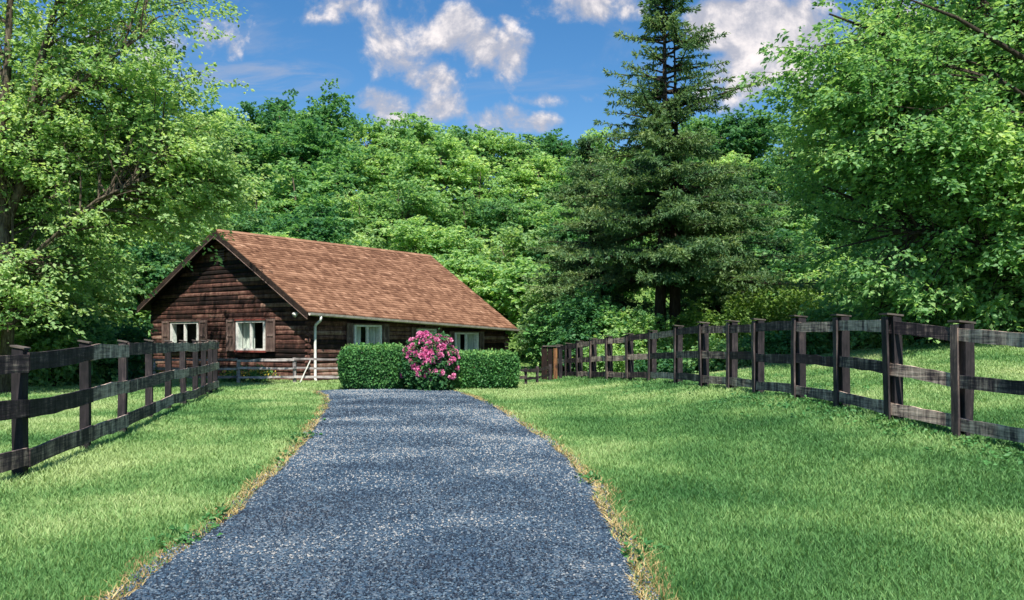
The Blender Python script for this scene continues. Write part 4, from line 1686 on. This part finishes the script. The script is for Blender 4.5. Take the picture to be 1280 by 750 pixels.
cx, cy = 6.35, 36.0
zc = terr(cx, cy)
Hc = 16.2 - zc
conifer((cx, cy, zc), Hc, 5.6, 3.9, 5, 'tall dark conifer with twin trunks and an open spire against the clouds', [
    ([(-.32, 0, -.3), (-.28, 0, 3), (-.15, 0, 7), (-.1, 0, 11), (-.12, 0, Hc)], [.27, .23, .17, .11, .02]),
    ([(.38, .1, -.3), (.34, .1, 3), (.32, .1, 7), (.38, .1, 10), (.30, .1, Hc - 2.2)], [.27, .23, .15, .09, .02])], nb=300, droop=.17)
cx2, cy2 = 3.6, 40.5
zc2 = terr(cx2, cy2)
conifer((cx2, cy2, zc2), 10.6 - zc2, 3.4, 1.2, 6, 'shorter dense dark conifer behind the gate, crowding the twin trunked one', [
    ([(0, 0, -.3), (.1, 0, 4), (0, 0, 9.8 - zc2)], [.22, .16, .02])], nb=230, top_pow=.6)
cx3, cy3 = 9.6, 41.5
zc3 = terr(cx3, cy3)
conifer((cx3, cy3, zc3), 8.2, 3.0, 1.4, 16, 'small blue green conifer half hidden between the twin trunked one and the spreading tree', [
    ([(0, 0, -.3), (.1, 0, 3), (0, 0, 7.9)], [.2, .14, .02])], nb=170, top_pow=.6)


# --- forest trees: five kinds, copied over the hillside
def forest_proto(seed, H, rx, rz, mat, leaf=.33, n=64):
    rng = np.random.default_rng(seed)
    ells = []
    for k in range(7):
        a = rng.uniform(0, 6.28); r = rng.uniform(.2, .6) * rx
        ells.append(((math.cos(a) * r, math.sin(a) * r, H - rz + rng.uniform(-.6, .45) * rz), (rx * rng.uniform(.45, .65), rx * rng.uniform(.45, .65), rz * rng.uniform(.4, .6)), 1))
    ells.append(((0, 0, H - rz), (rx * .7, rx * .7, rz * .95), 2))
    stems = [([(0, 0, -1.5), (rng.normal(0, .1), 0, H * .3), (rng.normal(0, .2), rng.normal(0, .2), H * .6), (0, 0, H * .78)], [.24, .19, .13, .04]),
             ([(0, 0, H * .3), (rx * .3, rng.normal(0, .5), H * .55), (rx * .5, rng.normal(0, .5), H * .8)], [.12, .09, .03]),
             ([(0, 0, H * .35), (-rx * .3, rng.normal(0, .5), H * .55), (-rx * .5, rng.normal(0, .5), H * .78)], [.12, .09, .03])]
    return deciduous('broadleaf_tree', (0, 0, 0), 'x', 'tree', stems, ells, n, 12, 20, leaf, mat, M['bark'], seed, 'broadleaf trees of the wooded hillside', spray_len=1.15, clump_r=1.15, limb_r=.09, droop=.22, shell=.4, trunk_sides=7)


KINDS = [forest_proto(201, 11, 3.9, 3.9, M['leaf_forest']), forest_proto(202, 12, 3.6, 4.6, M['leaf_forest']), forest_proto(203, 10, 4.3, 3.6, M['leaf_light']),
         forest_proto(204, 12, 4.2, 4.4, M['leaf_forest'], .30, 72), forest_proto(205, 11, 3.8, 4.2, M['leaf_dark'])]
KH = [11, 12, 10, 12, 11]
LOOK = ['mid green round tree', 'tall oval green tree', 'pale yellowish broad tree', 'dense lumpy green tree', 'dark green heavy tree']


def lm(px):
    """a landmark for a column of the view"""
    for lim, txt in ((-60, 'well past the forked tree'), (60, 'behind the forked trunk'), (170, 'behind the forked tree crown'), (235, 'over the cabin gable'), (300, 'over the cabin apex'),
                     (370, 'over the near ridge'), (450, 'over the middle ridge'), (530, 'over the far ridge'), (600, 'past the ridge end'),
                     (665, 'over the low dark fence'), (735, 'over the plank gate'), (800, 'behind the shorter conifer'), (870, 'behind the twin trunked conifer'), (940, 'right of the conifer spire'),
                     (1010, 'over the yellow green bushes'), (1100, 'behind the spreading tree tips'), (1200, 'behind the spreading tree middle'), (1290, 'behind the spreading tree trunk')):
        if px < lim: return txt
    return 'past the spreading tree'


rng = np.random.default_rng(77)
LINE = [(-200, 120), (100, 130), (240, 132), (300, 128), (340, 116), (410, 116), (440, 148), (480, 150), (525, 138), (570, 152), (640, 160), (700, 162), (760, 150), (900, 150), (1000, 170), (1500, 160)]
lx_, ly_ = zip(*LINE)
rows_ = [  # depth, x range px, step px, top row offset below the skyline (px), row name
    (118, (-120, 1420), 56, 0, 'on the skyline'),
    (98, (-160, 1440), 60, 34, 'just below the skyline'),
    (80, (-160, 1440), 68, 78, 'halfway up the hillside'),
    (65, (-180, 1460), 78, 122, 'low on the hillside'),
    (53, (-200, 1480), 88, 168, 'in the front row'),
]
used = set()
proto_used = [False] * 5
cnt = 0
for (dep, (a, b_), step, below, rown) in rows_:
    px = a + rng.uniform(0, step)
    j = 0
    while px < b_:
        d = dep * rng.uniform(.95, 1.06)
        x = (px - 640) / F * d
        ytop = np.interp(px, lx_, ly_) + below + rng.normal(0, 8 if below else 5)
        if rown == 'in the front row' and (700 < px < 960): ytop += 60
        ztop = CAMZ + (424 - ytop) / F * d
        g = terr(x, d)
        Hh = ztop - g
        k = int(rng.choice([0, 1, 2, 3, 4], p=[.26, .22, .20, .22, .10])) if below > 40 else int(rng.choice([0, 1, 3, 4], p=[.3, .25, .3, .15]))
        if below == 0 and 330 < px < 440: k = 4
        sz = float(np.clip(Hh / KH[k], .75, 1.7))
        base_z = ztop - KH[k] * sz
        hz = max(.85, min(sz, 1.35)) * rng.uniform(.95, 1.15)
        z = min(base_z, g) if base_z < g + .3 else g
        szz = (ztop - z) / KH[k]
        base_lab = f'{LOOK[k]} {rown}, {lm(px)}'
        lab = base_lab
        ords = ['', ', nearer one', ', hidden one', ', smaller one', ', third one']
        q = 0
        while lab in used:
            q += 1
            lab = base_lab + ords[min(q, 4)] + ('' if q <= 4 else ' again')
        used.add(lab)
        loc = (x, d, z); rz = rng.uniform(0, 6.28); sc = (hz, hz, szz)
        if not proto_used[k]:
            proto_used[k] = True
            o = KINDS[k]
            o.location = loc; o.rotation_euler = (0, 0, rz); o.scale = sc; o['label'] = lab
        else:
            copy_tree(KINDS[k], loc, rz, sc, lab)
        cnt += 1
        j += 1
        px += step * rng.uniform(.75, 1.25)
print('forest trees', cnt)

# thin-stemmed trees right behind the cabin and left edge, understory
def undergrowth():
    rng = np.random.default_rng(91)
    m = 5200
    y = 45 + rng.random(m) ** .8 * 70
    x = (rng.random(m) * 2 - 1) * (.68 * y)
    O = np.stack([x, y, terrain(x, y) + rng.random(m) * 2.4], 1)
    D = rng.normal(0, 1, (m, 3)) * np.array([1, 1, .3]); D /= np.linalg.norm(D, axis=1, keepdims=True)
    P, A, Nn, ln, wd, tn = spray_leaves(rng, O, D, .9 + .7 * rng.random(m), 16, .30)
    o = link_mesh('undergrowth', leaves_mesh('undergrowth', P, A, Nn, ln, wd, tn * .6, M['leaf_forest']))
    tag(o, 'leafy undergrowth covering the floor of the hillside wood', 'undergrowth', kind='stuff')


undergrowth()
print('objects', len(SC.objects))
